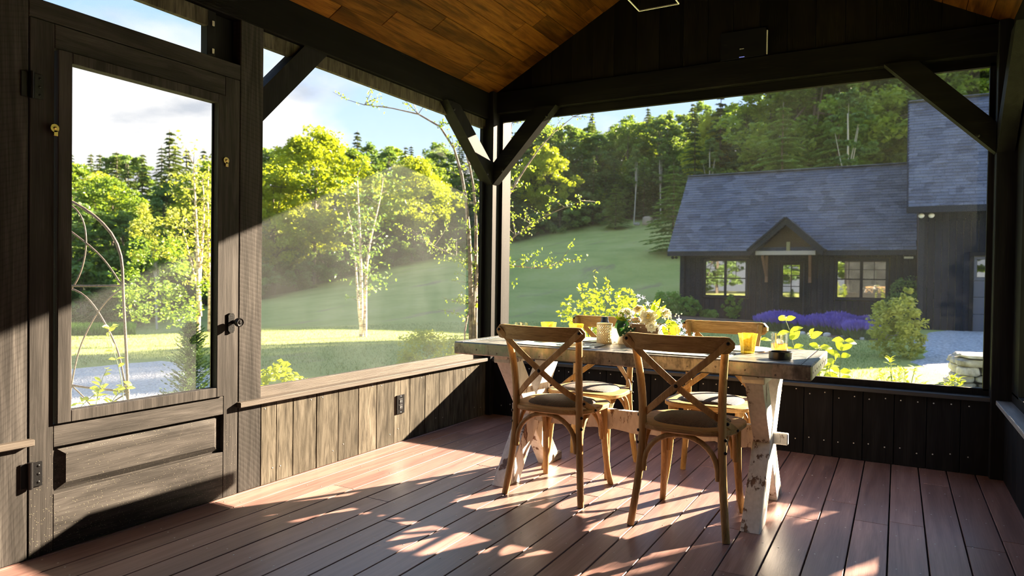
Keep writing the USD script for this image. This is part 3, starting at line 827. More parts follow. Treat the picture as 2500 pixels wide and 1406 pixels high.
ch = make_chair('oak cross back chair near the cut edge of the deck, second from the power outlet', (-.832, 3.222, 0), 0.0)
tag(ch, 'oak cross back chair closest to the viewer, its back to us')
copy_of(ch, (-1.548, 3.318, 0), 0.0, label='oak cross back chair with its back to us, nearer the power outlet')
copy_of(ch, (-1.598, 3.835, 0), 180.0, label='oak cross back chair on the window side, behind the flower box')
copy_of(ch, (-.880, 3.835, 0), 180.0, label='oak cross back chair on the window side, behind the whisky tumbler')

# ------------------------------------------------------------------ things on the table
M_mat = mat('placemat', {'n': ('noise_texture', {'scale': 6.0, 'detail': 2.0}), 'r': ('rgb_ramp', {'ramp': [(.3, (.36, .50, .55)), (.7, (.46, .60, .64))]}), 'p': ('principled_bsdf', {'roughness': .22})}, [('n.fac', 'r.fac'), ('r.color', 'p.base_color')])
M_mat_edge = plain('placemat_edge', (.02, .03, .05), .4)
for (x, y, lab) in ((-1.585, 3.365, 'pale blue placemat before the chair nearer the power outlet'), (-.905, 3.365, 'pale blue placemat before the chair closest to the viewer'),
                    (-1.610, 3.715, 'pale blue placemat behind the perforated candle holder'), (-.80, 3.730, 'pale blue placemat behind the tall gold votive')):
    o = thing('placemat', lab, 'placemat', (x, y, TT), group='placemats on the table')
    ol = superell(.225, .150, 4.5, 48)
    part(o, 'backing', layered([ol * 1.012, ol * 1.012], [.0005, .0035]), M_mat_edge, smooth=False)
    part(o, 'surface', layered([ol, ol * .99], [.0035, .0048]), M_mat, smooth=False)

M_clear = mat('clear_glass', {'t': ('transparent_bsdf', {'color': (.97, .985, .98)}), 'g': ('glossy_bsdf', {'roughness': .02, 'color': (.95, .97, 1)}), 'm': ('mix_closure', {'fac': .10})}, [('t.BSDF', 'm.closure1'), ('g.BSDF', 'm.closure2')], surface='m.closure')
M_gold = mat('mercury_gold_glass', {
    'tc': ('texture_coordinate', {}), 'n': ('noise_texture', {'scale': 130.0, 'detail': 4.0, 'roughness': .7}), 'r': ('rgb_ramp', {'ramp': [(.3, (.42, .30, .03)), (.5, (.86, .70, .12)), (.7, (.97, .90, .42))]}),
    'b': ('bump', {'strength': .6, 'distance': .004}), 'g': ('principled_bsdf', {'metallic': .75, 'roughness': .18}), 't': ('translucent_bsdf', {'color': (.97, .85, .20)}), 'x': ('transparent_bsdf', {'color': (.97, .84, .22)}),
    'm1': ('mix_closure', {'fac': .28}), 'm2': ('mix_closure', {'fac': .20})},
    [('tc.object', 'n.vector'), ('n.fac', 'r.fac'), ('r.color', 'g.base_color'), ('n.fac', 'b.height'), ('b.normal', 'g.normal'), ('g.BSDF', 'm1.closure1'), ('t.BSDF', 'm1.closure2'), ('m1.closure', 'm2.closure1'), ('x.BSDF', 'm2.closure2')], surface='m2.closure')


def votive(loc, lab, rot=0):
    o = thing('votive_holder', lab, 'candle holder', loc, rot, group='gold glass votives on the table')
    k, zs = 72, np.linspace(.0, .098, 8)
    th = np.arange(k) * 2 * np.pi / k
    outs, zz = [], []
    for inner in (False, True):
        for i, z in enumerate(zs if not inner else zs[::-1]):
            if inner and z < .012:
                z = .012
            r = (.0295 + .012 * (z / .098) ** 1.2) - (.003 if inner else 0)
            rip = .10 + .16 * max(0, (z - .03) / .068)
            rad = r * (1 + rip * .5 * np.cos(6 * th)) + .0006 * np.cos(30 * th)
            outs.append(np.stack([rad * np.cos(th), rad * np.sin(th)], 1)); zz.append(z + (.004 * np.cos(6 * th) * (z / .098) ** 3 if False else 0))
    m = layered(outs, zz)
    part(o, 'glass', m, M_gold, smooth=60)
    part(o, 'candle', lathe([(0, .013), (.021, .013), (.021, .040), (0, .041)], 20), plain('wax', (.8, .75, .6), .5) if 'wax' not in _mats else _mats['wax'])
    return o


votive((-.640, 3.525, TT), 'gold ribbed glass votive standing alone beside the whisky tumbler', 8)
votive((-1.118, 4.052 - .17, TT), 'gold glass votive at the far table edge beside the flower box', 20)
votive((-1.790, 3.640, TT), 'gold glass votive beside the empty clear tumbler', 30)
votive((-1.600, 3.610, TT), 'gold glass votive between another votive and the perforated holder', 0)


def tumbler(loc, lab, r, h, whisky=False):
    o = thing('tumbler', lab, 'glass', loc)
    w = .0028
    part(o, 'glass', lathe([(0, .0), (r - .003, .0), (r, .004), (r, h - .001), (r - w * .5, h), (r - w, h - .001), (r - w, .012), (0, .011)], 40), M_clear, smooth=50)
    if whisky:
        part(o, 'whisky', lathe([(0, .0125), (r - w - .0006, .0125), (r - w - .0006, .042), (0, .042)], 36),
             mat('whisky', {'a': ('transparent_bsdf', {'color': (.93, .60, .20)}), 'b': ('translucent_bsdf', {'color': (.95, .58, .18)}), 'm': ('mix_closure', {'fac': .3})}, [('a.BSDF', 'm.closure1'), ('b.BSDF', 'm.closure2')], surface='m.closure'), smooth=40)
        part(o, 'ice_cube', blob((.017, .017, .015), 4, 2, .1).apply_translation([.004, -.004, .049]), plain('ice', (.9, .92, .93), .1, transmission_weight=.6, ior=1.31), smooth=60)
        mk = cat_([B(x, x + .0025, -r - .0006, -r + .0004, z, z + .010, 0) for x, z in ((.008, .080), (.012, .080), (.016, .080), (.008, .068), (.016, .068))] + [B(.007, .020, -r - .0006, -r + .0004, z, z + .0012, 0) for z in (.064, .093)])
        part(o, 'etched_mark', mk, plain('etch', (.75, .80, .55), .5))
    return o


tumbler((-.515, 3.680, TT), 'clear tumbler with amber whisky and ice beside the black ring dish', .041, .098, True)
tumbler((-1.900, 3.500, TT), 'empty clear tumbler near the end of the table by the corner post', .041, .098)
o = thing('ring_dish', 'low round black dish in front of the whisky tumbler', 'dish', (-.463, 3.352, TT))
part(o, 'bowl', lathe([(0, 0), (.049, 0), (.051, .003), (.051, .033), (.049, .035), (.047, .034), (.046, .006), (0, .005)], 48), plain('dish_black', (.012, .012, .013), .35), smooth=50)
# perforated candle holder
o = thing('perforated_candle_holder', 'cream cylinder candle holder pierced with small holes', 'candle holder', (-1.412, 3.571, TT))
r0, hh = .043, .112
nu, nv = 22, 12
Vp, Fp = [], []
for v in range(nv):
    for u in range(nu):
        a0 = (u + .5 * (v % 2)) * 2 * math.pi / nu
        zc = .010 + (v + .5) * (hh - .02) / nv
        hr = .0032 + .0012 * math.sin(u * 5.1 + v * 3.3)
        da, dz = math.pi / nu, (hh - .02) / nv / 2
        base = len(Vp)
        cell = [(-1, -1), (0, -1), (1, -1), (1, 0), (1, 1), (0, 1), (-1, 1), (-1, 0)]
        for rad in (r0, r0 - .003):
            for cx_, cy_ in cell:
                Vp.append((rad * math.cos(a0 + cx_ * da), rad * math.sin(a0 + cx_ * da), zc + cy_ * dz))
            for cx_, cy_ in cell:
                q = math.hypot(cx_, cy_)
                Vp.append((rad * math.cos(a0 + cx_ / q * hr / r0), rad * math.sin(a0 + cx_ / q * hr / r0), zc + cy_ / q * hr))
        for j in range(8):
            k2 = (j + 1) % 8
            Fp += [(base + j, base + k2, base + 8 + k2), (base + j, base + 8 + k2, base + 8 + j)]
            Fp += [(base + 16 + k2, base + 16 + j, base + 24 + k2), (base + 16 + j, base + 24 + j, base + 24 + k2)]
            Fp += [(base + 8 + j, base + 8 + k2, base + 24 + k2), (base + 8 + j, base + 24 + k2, base + 24 + j)]
M_cream = plain('cream_ceramic', (.72, .64, .42), .35)
part(o, 'pierced_wall', trimesh.Trimesh(np.array(Vp), np.array(Fp), process=False), M_cream, smooth=False)
part(o, 'base', lathe([(0, 0), (r0, 0), (r0 + .001, .004), (r0 + .001, .010), (r0 - .003, .011), (r0 - .004, .004), (0, .004)], 40), M_cream)
part(o, 'rim', lathe([(r0 - .004, hh - .010), (r0 + .001, hh - .010), (r0 + .001, hh - .001), (r0 - .001, hh), (r0 - .004, hh - .001), (r0 - .004, hh - .010)], 40), M_cream)
part(o, 'candle', lathe([(0, .005), (.026, .005), (.026, .06), (0, .06)], 20), _mats['wax'])
M_white = plain('white_ceramic', (.80, .79, .77), .3)
o = thing('salt_shaker', 'white waisted ceramic shaker beside the flower box', 'shaker', (-1.318, 3.610, TT))
part(o, 'body', lathe([(0, 0), (.034, 0), (.036, .004), (.033, .02), (.026, .045), (.021, .065), (.020, .080), (.019, .094), (.012, .099), (0, .100)], 36), M_white, smooth=60)
o = thing('salt_shaker', 'white ceramic shaker half hidden behind the perforated candle holder', 'shaker', (-1.398, 3.690, TT))
part(o, 'body', lathe([(0, 0), (.030, 0), (.034, .012), (.035, .028), (.029, .050), (.022, .068), (.018, .080), (.010, .087), (0, .088)], 36), M_white, smooth=60)
o = thing('dark_bottle', 'small dark blue bottle behind the perforated candle holder', 'bottle', (-1.462, 3.700, TT))
part(o, 'body', lathe([(0, 0), (.026, 0), (.028, .004), (.028, .10), (.022, .118), (.020, .122), (.020, .137), (.018, .139), (0, .139)], 32), plain('navy_glass', (.012, .018, .04), .15), smooth=50)

# flower box
FX, FY = -1.185, 3.640
o = thing('planter_box', 'weathered wooden box holding the white flowers on the table', 'planter', (FX, FY, TT))
M_boxw = wood('planter_wood', [(0.15, (.05, .030, .018)), (.5, (.14, .085, .05)), (.85, (.26, .18, .11))], 'x', grain=6, stretch=8, rough=.75, bump=.4, vary=.2)
bw, bd, bh = .078, .075, .115
part(o, 'side_board', B(-bw, bw, -bd, -bd + .012, .0, bh, .002), M_boxw)
part(o, 'side_board', B(-bw, bw, bd - .012, bd, .0, bh, .002), M_boxw)
part(o, 'side_board', B(-bw, -bw + .012, -bd + .0125, bd - .0125, .0, bh, .002), M_boxw)
part(o, 'side_board', B(bw - .012, bw, -bd + .0125, bd - .0125, .0, bh, .002), M_boxw)
part(o, 'soil', B(-bw + .013, bw - .013, -bd + .013, bd - .013, .0, bh - .02, .002), plain('soil', (.04, .03, .02), .9))


def leafmat(name, c1, c2, trans=.45, tcol=None, rough=.45):
    return mat(name, {'oi': ('object_info', {}), 'g': ('geometry', {}), 'n': ('noise_texture', {'scale': 3.0, 'detail': 2.0}), 'ad': ('math', {'math_type': 'multiply_add', 'value2': .5}), 'rp': ('math', {'math_type': 'multiply_add', 'value2': .6}),
                      'sb': ('math', {'math_type': 'subtract', 'value2': .30}),
                      'r': ('rgb_ramp', {'ramp': [(.1, c1), (.9, c2)]}), 'p': ('principled_bsdf', {'roughness': rough, 'specular_ior_level': .35}), 't': ('translucent_bsdf', {}), 'tm': ('mix', {'mix_type': 'multiply', 'fac': 1.0, 'color2': tcol or (1.25, 1.15, .35)}), 'm': ('mix_closure', {'fac': trans})},
               [('g.random_per_island', 'rp.value1'), ('oi.random', 'ad.value1'), ('ad.value', 'rp.value3'), ('n.fac', 'ad.value3'), ('rp.value', 'sb.value1'), ('sb.value', 'r.fac'), ('r.color', 'p.base_color'), ('r.color', 'tm.color1'), ('tm.color', 't.color'), ('p.BSDF', 'm.closure1'), ('t.BSDF', 'm.closure2')], surface='m.closure')


M_leaf_deep = leafmat('deep_green_leaf', (.012, .045, .030), (.03, .10, .05), .25)
M_leaf_lime = leafmat('lime_leaf', (.16, .26, .02), (.34, .42, .05), .55)
M_petal = mat('white_petal', {'p': ('principled_bsdf', {'base_color': (.82, .79, .64), 'roughness': .6}), 't': ('translucent_bsdf', {'color': (.85, .80, .55)}), 'm': ('mix_closure', {'fac': .4})}, [('p.BSDF', 'm.closure1'), ('t.BSDF', 'm.closure2')], surface='m.closure')
M_petal_blue = mat('blue_petal', {'p': ('principled_bsdf', {'base_color': (.45, .52, .72), 'roughness': .6}), 't': ('translucent_bsdf', {'color': (.5, .56, .78)}), 'm': ('mix_closure', {'fac': .35})}, [('p.BSDF', 'm.closure1'), ('t.BSDF', 'm.closure2')], surface='m.closure')
M_stem = plain('green_stem', (.06, .11, .03), .6)


def leaf(base, tip, nrm, w, fold=.18, curl=.12, serr=0):
    """One leaf blade from base to tip, folded along its midrib and curled; a thin solid sheet of two layers is not needed at this size."""
    base, tip = np.asarray(base, float), np.asarray(tip, float)
    a = tip - base; L = np.linalg.norm(a); a /= L
    n = np.asarray(nrm, float); n = n - a * (n @ a); n /= np.linalg.norm(n) + 1e-9
    s = np.cross(a, n)
    ts = np.array([0, .18, .42, .68, .88, 1.0]); ws = np.array([0.03, .62, 1.0, .80, .36, 0.0]) * w / 2
    V, Fq = [], []
    for t, ww in zip(ts, ws):
        c = base + a * L * t + n * (curl * L * (t - t * t * 1.4))
        V += [c + s * ww + n * fold * ww, c, c - s * ww + n * fold * ww]
    for i in range(len(ts) - 1):
        q = i * 3
        for j in (0, 1):
            Fq += [(q + j, q + j + 1, q + j + 4), (q + j, q + j + 4, q + j + 3)]
    return trimesh.Trimesh(np.array(V), np.array(Fq), process=False)


fr = np.random.default_rng(21)


def unit(v):
    v = np.asarray(v, float); return v / np.linalg.norm(v)


def flower(c, up, r, m, name, lab, cat='flower', layers=3, per=9, cup=.5, core=None, group=None):
    """A many petalled bloom; c in the world."""
    t = thing(name, lab, cat, c, group=group)
    up = unit(up)
    R = trimesh.geometry.align_vectors([0, 0, 1], up)[:3, :3]
    for L in range(layers):
        f = 1 - L * .24
        for k in range(per - L):
            an = 2 * math.pi * (k + .5 * L) / (per - L) + fr.normal(0, .1)
            el = math.radians(8 + L * 26 + fr.normal(0, 6)) * (cup * 2)
            d = R @ np.array([math.cos(an) * math.cos(el), math.sin(an) * math.cos(el), math.sin(el)])
            part(t, 'petal', leaf(up * r * .12 * L, up * r * .12 * L + d * r * f, up, r * .85 * f, .35, .30), m, smooth=True)
    part(t, 'core', blob((r * .30,) * 3, 3, 1, .25).apply_translation(up * r * .32), core or m, smooth=60)
    part(t, 'stem', tube([up * .0, np.array([0, 0, -.03]) - up * .02, (FX - c[0]) * .7, ] if False else np.array([up * 0.0, -up * r * .5, np.array([(FX - c[0]) * .75, (FY - c[1]) * .75, TT + bh - .03 - c[2]])]), .0022, 6), M_stem)
    return t


def P(dx, dy, dz):
    return (FX + dx, FY + dy, TT + dz)


M_core = plain('flower_core', (.75, .55, .10), .6)
flower(P(.020, -.055, .150), (.15, -.9, .5), .055, M_petal, 'peony', 'largest cream peony at the front of the flower box', core=M_core)
flower(P(.045, -.080, .108), (.1, -.95, .05), .036, M_petal, 'peony', 'drooping cream peony hanging over the front of the flower box', layers=2)
flower(P(-.052, -.010, .185), (-.15, -.6, .8), .042, M_petal, 'peony', 'cream peony at the top of the flower box arrangement', core=M_core)
flower(P(.095, .000, .175), (.6, -.5, .6), .038, M_petal, 'peony', 'cream peony on the window end of the flower arrangement')
# hydrangea head
for c, r, m, lab in ((P(-.122, -.02, .158), .042, M_petal, 'round white hydrangea head over the dark ivy leaf'),):
    t = thing('hydrangea_head', lab, 'flower', c)
    for k in range(60):
        d = unit(fr.normal(size=3)); d[2] = abs(d[2]) * .9 - .25; d = unit(d)
        tt = unit(np.cross(d, fr.normal(size=3)))
        for q in range(4):
            ax = tt * math.cos(q * math.pi / 2) + np.cross(d, tt) * math.sin(q * math.pi / 2)
            if q == 0:
                ms = []
            ms.append(leaf(d * r * .92, d * r + ax * .010, d, .010, .1, .1))
        part(t, 'floret', cat_(ms), m, smooth=True)
    part(t, 'core', blob((r * .8,) * 3, 2, 1, .2), M_leaf_lime, smooth=60)
    part(t, 'stem', tube(np.array([(0, 0, 0), (.03, .01, -.03), (.07, .02, -.07)]), .0025, 6), M_stem)
# blue star flowers in sprays
for c, lab, n_, spread in ((P(-.088, -.065, .152), 'spray of pale blue star flowers beside the hydrangea head', 7, .030), (P(-.085, -.072, .118), 'pale blue star flowers hanging before the ivy leaf', 6, .026), (P(.150, -.03, .075), 'pale blue flowers trailing over the window end of the flower box', 9, .036), (P(.168, -.02, .115), 'pale blue star flowers at the outer tip of the arrangement', 5, .024), (P(-.03, .01, .235), 'small lilac buds rising above the arrangement', 6, .022)):
    t = thing('blue_star_flower', lab, 'flower', c)
    for k in range(n_):
        d = unit(fr.normal(size=3) + [0, -.6, .2]); p0 = fr.normal(size=3) * spread * [1, .7, 1.1]
        tt = unit(np.cross(d, fr.normal(size=3)))
        ms = [leaf(p0, p0 + (tt * math.cos(q * 1.2566) + np.cross(d, tt) * math.sin(q * 1.2566)) * .016 + d * .004, d, .008, .2, .2) for q in range(5)]
        part(t, 'floret', cat_(ms), M_petal_blue, smooth=True)
    part(t, 'stem', tube(np.array([(0, 0, 0), ((FX - c[0]) * .4, (FY - c[1]) * .4, .012), ((FX - c[0]) * .8, (FY - c[1]) * .8, TT + bh - .02 - c[2])]), .0018, 6), M_stem)
# foliage in the box
t = thing('foliage_sprig', 'dark heart shaped leaf drooping over the left end of the flower box', 'leaf', P(-.10, -.04, .12))
tag(t, 'dark green heart shaped leaf drooping beside the white shakers')
for b, e, w, m in (((0, 0, 0), (-.035, -.045, -.075), .085, M_leaf_deep), ((.0, 0, .01), (-.075, -.02, -.030), .07, M_leaf_deep), ((.02, -.01, -.01), (.045, -.055, -.045), .055, M_leaf_deep), ((0, .01, .015), (-.080, .0, .028), .050, M_leaf_lime)):
    part(t, 'leaf', leaf(b, e, (0.1, -.7, .6), w, .25, .2), m, smooth=True)
part(t, 'stem', tube(np.array([(0, 0, 0), (.03, .02, .005), (.06, .03, -.02)]), .002, 6), M_stem)
t = thing('foliage_sprig', 'lime leaves standing up out of the middle of the flower box', 'leaf', P(.01, .02, .13))
for b, e, w in (((.0, 0, .03), (.045, .02, .125), .030), ((0, 0, .03), (.018, .01, .118), .026), ((.02, 0, .02), (.085, -.02, .09), .026), ((-.02, 0, .02), (-.055, .02, .092), .024), ((.03, -.03, .01), (.09, -.05, .055), .022), ((-.01, -.04, .0), (-.03, -.075, .03), .024), ((.04, -.05, -.01), (.07, -.085, -.04), .024)):
    part(t, 'leaf', leaf(b, e, (.3, -.8, .4), w, .2, .15), M_leaf_lime, smooth=True)
part(t, 'stem', tube(np.array([(0, 0, -.03), (0, 0, .0), (.01, 0, .05)]), .002, 6), M_stem)
t = thing('foliage_sprig', 'lime leaves trailing down the window end of the flower box', 'leaf', P(.09, -.03, .11))
for b, e, w in (((0, 0, 0), (.035, -.02, -.065), .030), ((.03, 0, .01), (.075, -.02, -.050), .034), ((.04, 0, .02), (.085, -.03, .010), .028), ((.02, -.02, .02), (.06, -.05, .028), .026), ((.05, 0, -.03), (.075, -.02, -.105), .042)):
    part(t, 'leaf', leaf(b, e, (.3, -.85, .3), w, .2, .15), M_leaf_lime, smooth=True)
part(t, 'stem', tube(np.array([(-.05, .03, -.01), (0, 0, .01), (.04, -.01, -.01), (.06, -.01, -.05)]), .0016, 6), M_stem)
for k, (c, sd, lab) in enumerate(((P(.055, -.02, .205), 1, 'airy white filler blossom above the peony'), (P(-.01, -.03, .155), 2, 'airy white filler blossom between the peonies'), (P(.125, -.02, .150), 3, 'airy white filler blossom on the window side of the box'), (P(-.075, -.09, .075), 4, 'white berry sprig hanging down the front of the box'))):
    t = thing('filler_blossom', lab, 'flower', c)
    r2 = np.random.default_rng(60 + sd)
    for q in range(16):
        p0 = r2.normal(size=3) * [.024, .018, .020]
        part(t, 'bud', blob((.0042, .0042, .0042), q, 1, .2).apply_translation(p0), M_petal, smooth=60)
    part(t, 'stem', cat_([tube(np.array([r2.normal(size=3) * [.02, .015, .018], (0, 0, -.01), ((FX - c[0]) * .7, (FY - c[1]) * .7, -.05)]), .0009, 5) for _ in range(5)]), M_stem)

# ------------------------------------------------------------------ land
ctl = []
for an in np.arange(0, 360, 15):
    for rr_ in (0.5, 5, 9, 13):
        ctl.append((rr_ * math.sin(math.radians(an)), rr_ * math.cos(math.radians(an)), -.30))
EDGE = [(60, 838, 24), (170, 834, 24), (300, 824, 26), (420, 790, 30), (500, 752, 34), (640, 735, 40), (850, 682, 50), (1000, 642, 55), (1120, 627, 58), (1290, 592, 62), (1420, 563, 65), (1530, 547, 66), (1640, 545, 66)]
for e in EDGE:
    ctl.append(tuple(at(*e)))
for (px, d0, z) in ((60, 17, -.55), (300, 18, -.6), (500, 20, -.5), (700, 20, -.45), (900, 22, -.40), (1120, 24, -.25), (1290, 25, -.1), (1450, 26, 0), (1600, 25, -.2), (1450, 45, 2.9), (1600, 45, 2.9), (1290, 45, 2.2), (1000, 40, .75), (1600, 35, 1.0)):
    p = at(px, 690, d0); ctl.append((p[0], p[1], z))
for px, z90, z140 in ((-300, 2, 6), (60, 3, 8), (300, 4, 9), (640, 6, 12), (850, 9, 15), (1120, 12, 19), (1420, 14, 22), (1640, 15, 23), (2000, 16, 23), (2400, 14, 20)):
    for d0, z in ((92, z90), (140, z140)):
        p = at(px, 690, d0); ctl.append((p[0], p[1], z))
for x in (-9, -4, 1, 6, 12):
    for y in (20, 26, 33):
        ctl.append((x, y, -.35))
ctl += [(-14, 36, .6), (-6, 42, 2.2), (4, 44, 2.2), (12, 44, 1.5), (2, 58, 7), (12, 60, 5), (28, 60, 1.0), (45, 60, 1.0), (28, 90, 2), (50, 100, 2), (30, 25, -.4), (60, 30, -.4), (60, 0, -.4), (60, -60, -.3), (-60, -60, -.5), (0, -60, -.3), (-70, 0, -.8), (-70, 40, -1.5), (-90, 90, 3), (-40, 0, -.6), (-25, 10, -.5), (120, 140, 3), (120, -60, 0), (-160, -60, -1), (-160, 180, 8), (0, 180, 24), (120, 180, 6), (-60, 160, 14)]
ctl = np.array(ctl)
GX, GY, GS = np.arange(-120, 100.1, .8), np.arange(-50, 160.1, .8), .8
gx, gy = np.meshgrid(GX, GY, indexing='ij')
gz = griddata(ctl[:, :2], ctl[:, 2], (gx, gy), method='linear', fill_value=0.0)
gz = gaussian_filter(gz, 3.0)
far_ = np.clip((np.hypot(gx, gy) - 14) / 20, 0, 1)
gz += far_ * .35 * (meshkit.fbm(np.stack([gx * .11, gy * .11, gx * 0], -1), 3, 9) - .5)
inside = (gx > -3.4) & (gx < 1.1) & (gy > -2.2) & (gy < 5.3)
gz[inside] = -.32


def gnd(x, y):
    return float(map_coordinates(gz, [[(x - GX[0]) / GS], [(y - GY[0]) / GS]], order=1, mode='nearest')[0])


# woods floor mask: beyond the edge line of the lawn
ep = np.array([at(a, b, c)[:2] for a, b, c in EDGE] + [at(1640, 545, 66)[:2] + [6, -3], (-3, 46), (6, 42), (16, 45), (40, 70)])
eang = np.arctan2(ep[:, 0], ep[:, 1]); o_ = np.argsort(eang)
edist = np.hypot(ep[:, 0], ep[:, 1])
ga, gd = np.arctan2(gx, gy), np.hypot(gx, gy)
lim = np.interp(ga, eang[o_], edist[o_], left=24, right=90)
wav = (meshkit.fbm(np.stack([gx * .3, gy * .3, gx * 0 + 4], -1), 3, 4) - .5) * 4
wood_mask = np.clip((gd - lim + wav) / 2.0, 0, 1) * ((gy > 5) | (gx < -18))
nx, ny = gx.shape
idx = np.arange(nx * ny).reshape(nx, ny)
q = np.stack([idx[:-1, :-1], idx[1:, :-1], idx[1:, 1:], idx[:-1, 1:]], -1).reshape(-1, 4)
gv = np.stack([gx, gy, gz], -1).reshape(-1, 3)
ground_mesh = trimesh.Trimesh(gv, np.vstack([q[:, [0, 1, 2]], q[:, [0, 2, 3]]]), process=False)
M_lawn = mat('lawn', {
    'g': ('geometry', {}), 'a': ('attribute', {'attribute': 'soil'}), 'n1': ('noise_texture', {'scale': .35, 'detail': 4.0, 'roughness': .6}), 'n2': ('noise_texture', {'scale': 9.0, 'detail': 5.0, 'roughness': .7}), 'n3': ('noise_texture', {'scale': 70.0, 'detail': 3.0, 'roughness': .7}),
    'm': ('mapping', {'scale': (.28, .10, .1)}), 'nb': ('noise_texture', {'scale': 2.0, 'detail': 5.0, 'roughness': .65}), 'bare': ('map_range', {'from_min': .60, 'from_max': .70, 'clamp': True, 'to_max': .8}),
    'ad': ('math', {'math_type': 'multiply_add', 'value2': .6}), 'ad2': ('math', {'math_type': 'multiply_add', 'value2': .5}), 'sb': ('math', {'math_type': 'subtract', 'value2': .55}),
    'r': ('rgb_ramp', {'ramp': [(.1, (.19, .265, .060)), (.4, (.32, .385, .100)), (.6, (.40, .44, .135)), (.85, (.48, .46, .22))]}),
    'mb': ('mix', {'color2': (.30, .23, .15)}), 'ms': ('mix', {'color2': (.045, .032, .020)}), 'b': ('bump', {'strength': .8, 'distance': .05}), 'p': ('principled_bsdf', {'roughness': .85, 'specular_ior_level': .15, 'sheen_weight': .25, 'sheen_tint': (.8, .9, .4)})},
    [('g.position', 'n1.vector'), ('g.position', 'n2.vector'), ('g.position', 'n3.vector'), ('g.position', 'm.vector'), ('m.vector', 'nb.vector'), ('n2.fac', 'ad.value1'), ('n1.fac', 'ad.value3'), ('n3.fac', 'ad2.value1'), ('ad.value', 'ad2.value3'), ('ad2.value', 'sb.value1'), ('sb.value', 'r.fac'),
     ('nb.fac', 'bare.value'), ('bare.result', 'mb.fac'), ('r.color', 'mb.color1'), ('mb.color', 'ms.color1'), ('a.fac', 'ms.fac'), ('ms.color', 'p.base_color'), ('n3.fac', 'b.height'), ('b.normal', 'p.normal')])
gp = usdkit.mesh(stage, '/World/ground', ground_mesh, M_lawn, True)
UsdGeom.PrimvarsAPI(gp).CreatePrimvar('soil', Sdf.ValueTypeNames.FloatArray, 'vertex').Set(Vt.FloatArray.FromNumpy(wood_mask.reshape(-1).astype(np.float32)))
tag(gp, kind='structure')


def drape(poly, lift, res, name, m, seed=1, edge=.25, thick=.0):
    """A patch of ground cover laid over the land."""
    import shapely
    pg = shapely.Polygon(poly)
    x0, y0, x1, y1 = pg.bounds
    xs_, ys_ = np.arange(x0 - .5, x1 + .5, res), np.arange(y0 - .5, y1 + .5, res)
    X, Y = np.meshgrid(xs_, ys_, indexing='ij')
    nzz = (meshkit.fbm(np.stack([X * .9, Y * .9, X * 0 + seed], -1), 3, seed) - .5) * 2 * edge
    dist = shapely.distance(shapely.points(X.ravel(), Y.ravel()), pg.boundary).reshape(X.shape)
    ins = shapely.contains_xy(pg, X.ravel(), Y.ravel()).reshape(X.shape)
    sd = np.where(ins, dist, -dist) + nzz
    Z = map_coordinates(gz, [(X - GX[0]) / GS, (Y - GY[0]) / GS], order=1) + lift * np.clip(sd / .12, -1, 1) + .006 * (meshkit.noise(np.stack([X * 7, Y * 7, X * 0], -1), seed) - .5)
    I = np.arange(X.size).reshape(X.shape)
    ok = (sd > -.1)
    qq = np.stack([I[:-1, :-1], I[1:, :-1], I[1:, 1:], I[:-1, 1:]], -1)
    keep = (ok[:-1, :-1] & ok[1:, :-1] & ok[1:, 1:] & ok[:-1, 1:])
    qq = qq[keep]
    mm = trimesh.Trimesh(np.stack([X, Y, Z], -1).reshape(-1, 3), np.vstack([qq[:, [0, 1, 2]], qq[:, [0, 2, 3]]]), process=False)
    mm.remove_unreferenced_vertices()
    return mm


def gravelmat(name, cols, scale):
    return mat(name, {'g': ('geometry', {}), 'v': ('voronoi_texture', {'scale': scale}), 'n': ('noise_texture', {'scale': 1.2, 'detail': 3.0}), 'bw': ('rgb_to_bw', {}), 'r': ('rgb_ramp', {'ramp': cols}), 'b': ('bump', {'strength': .9, 'distance': .03}), 'p': ('principled_bsdf', {'roughness': .8})},
               [('g.position', 'v.vector'), ('v.color', 'bw.color'), ('bw.val', 'r.fac'), ('v.distance', 'b.height'), ('b.normal', 'p.normal'), ('r.color', 'p.base_color')])


M_gravel = gravelmat('blue_gravel', [(.1, (.20, .22, .25)), (.5, (.34, .37, .42)), (.9, (.50, .53, .58))], 22.0)
single('gravel_drive', drape([(1.3, 6.0), (.95, 11.0), (.35, 14.5), (.55, 17), (.2, 20), (.75, 23.2), (1.2, 25.0), (16, 25.0), (16, 6)], .03, .09, 'g', M_gravel), M_gravel, 'pale blue grey gravel drive beside the stone wall', 'drive', kind='stuff', smooth=True)
M_path = gravelmat('pale_path', [(.1, (.42, .41, .40)), (.5, (.55, .54, .54)), (.9, (.68, .67, .66))], 40.0)
single('garden_path', drape([(-5.3, .5), (-6.2, 3.0), (-6.8, 5.2), (-8.2, 6.6), (-10.5, 7.0), (-10.8, 5.2), (-9.2, 4.0), (-8.4, .5)], .03, .12, 'p', M_path, 3), M_path, 'pale stone dust path beyond the screen door', 'path', kind='stuff', smooth=True)
M_mulch = gravelmat('bark_mulch', [(.1, (.06, .035, .022)), (.5, (.13, .075, .048)), (.9, (.22, .14, .09))], 30.0)
single('planting_bed', drape([(-8.3, 24.2), (-7.9, 26.8), (-4.2, 26.8), (.2, 26.8), (.3, 23.0), (-.2, 19.6), (-1.2, 19.4), (-3.0, 21.6), (-5.0, 24.2)], .03, .2, 'b', M_mulch, 5), M_mulch, 'brown bark mulch bed before the charcoal house', 'bed', kind='stuff', smooth=True)

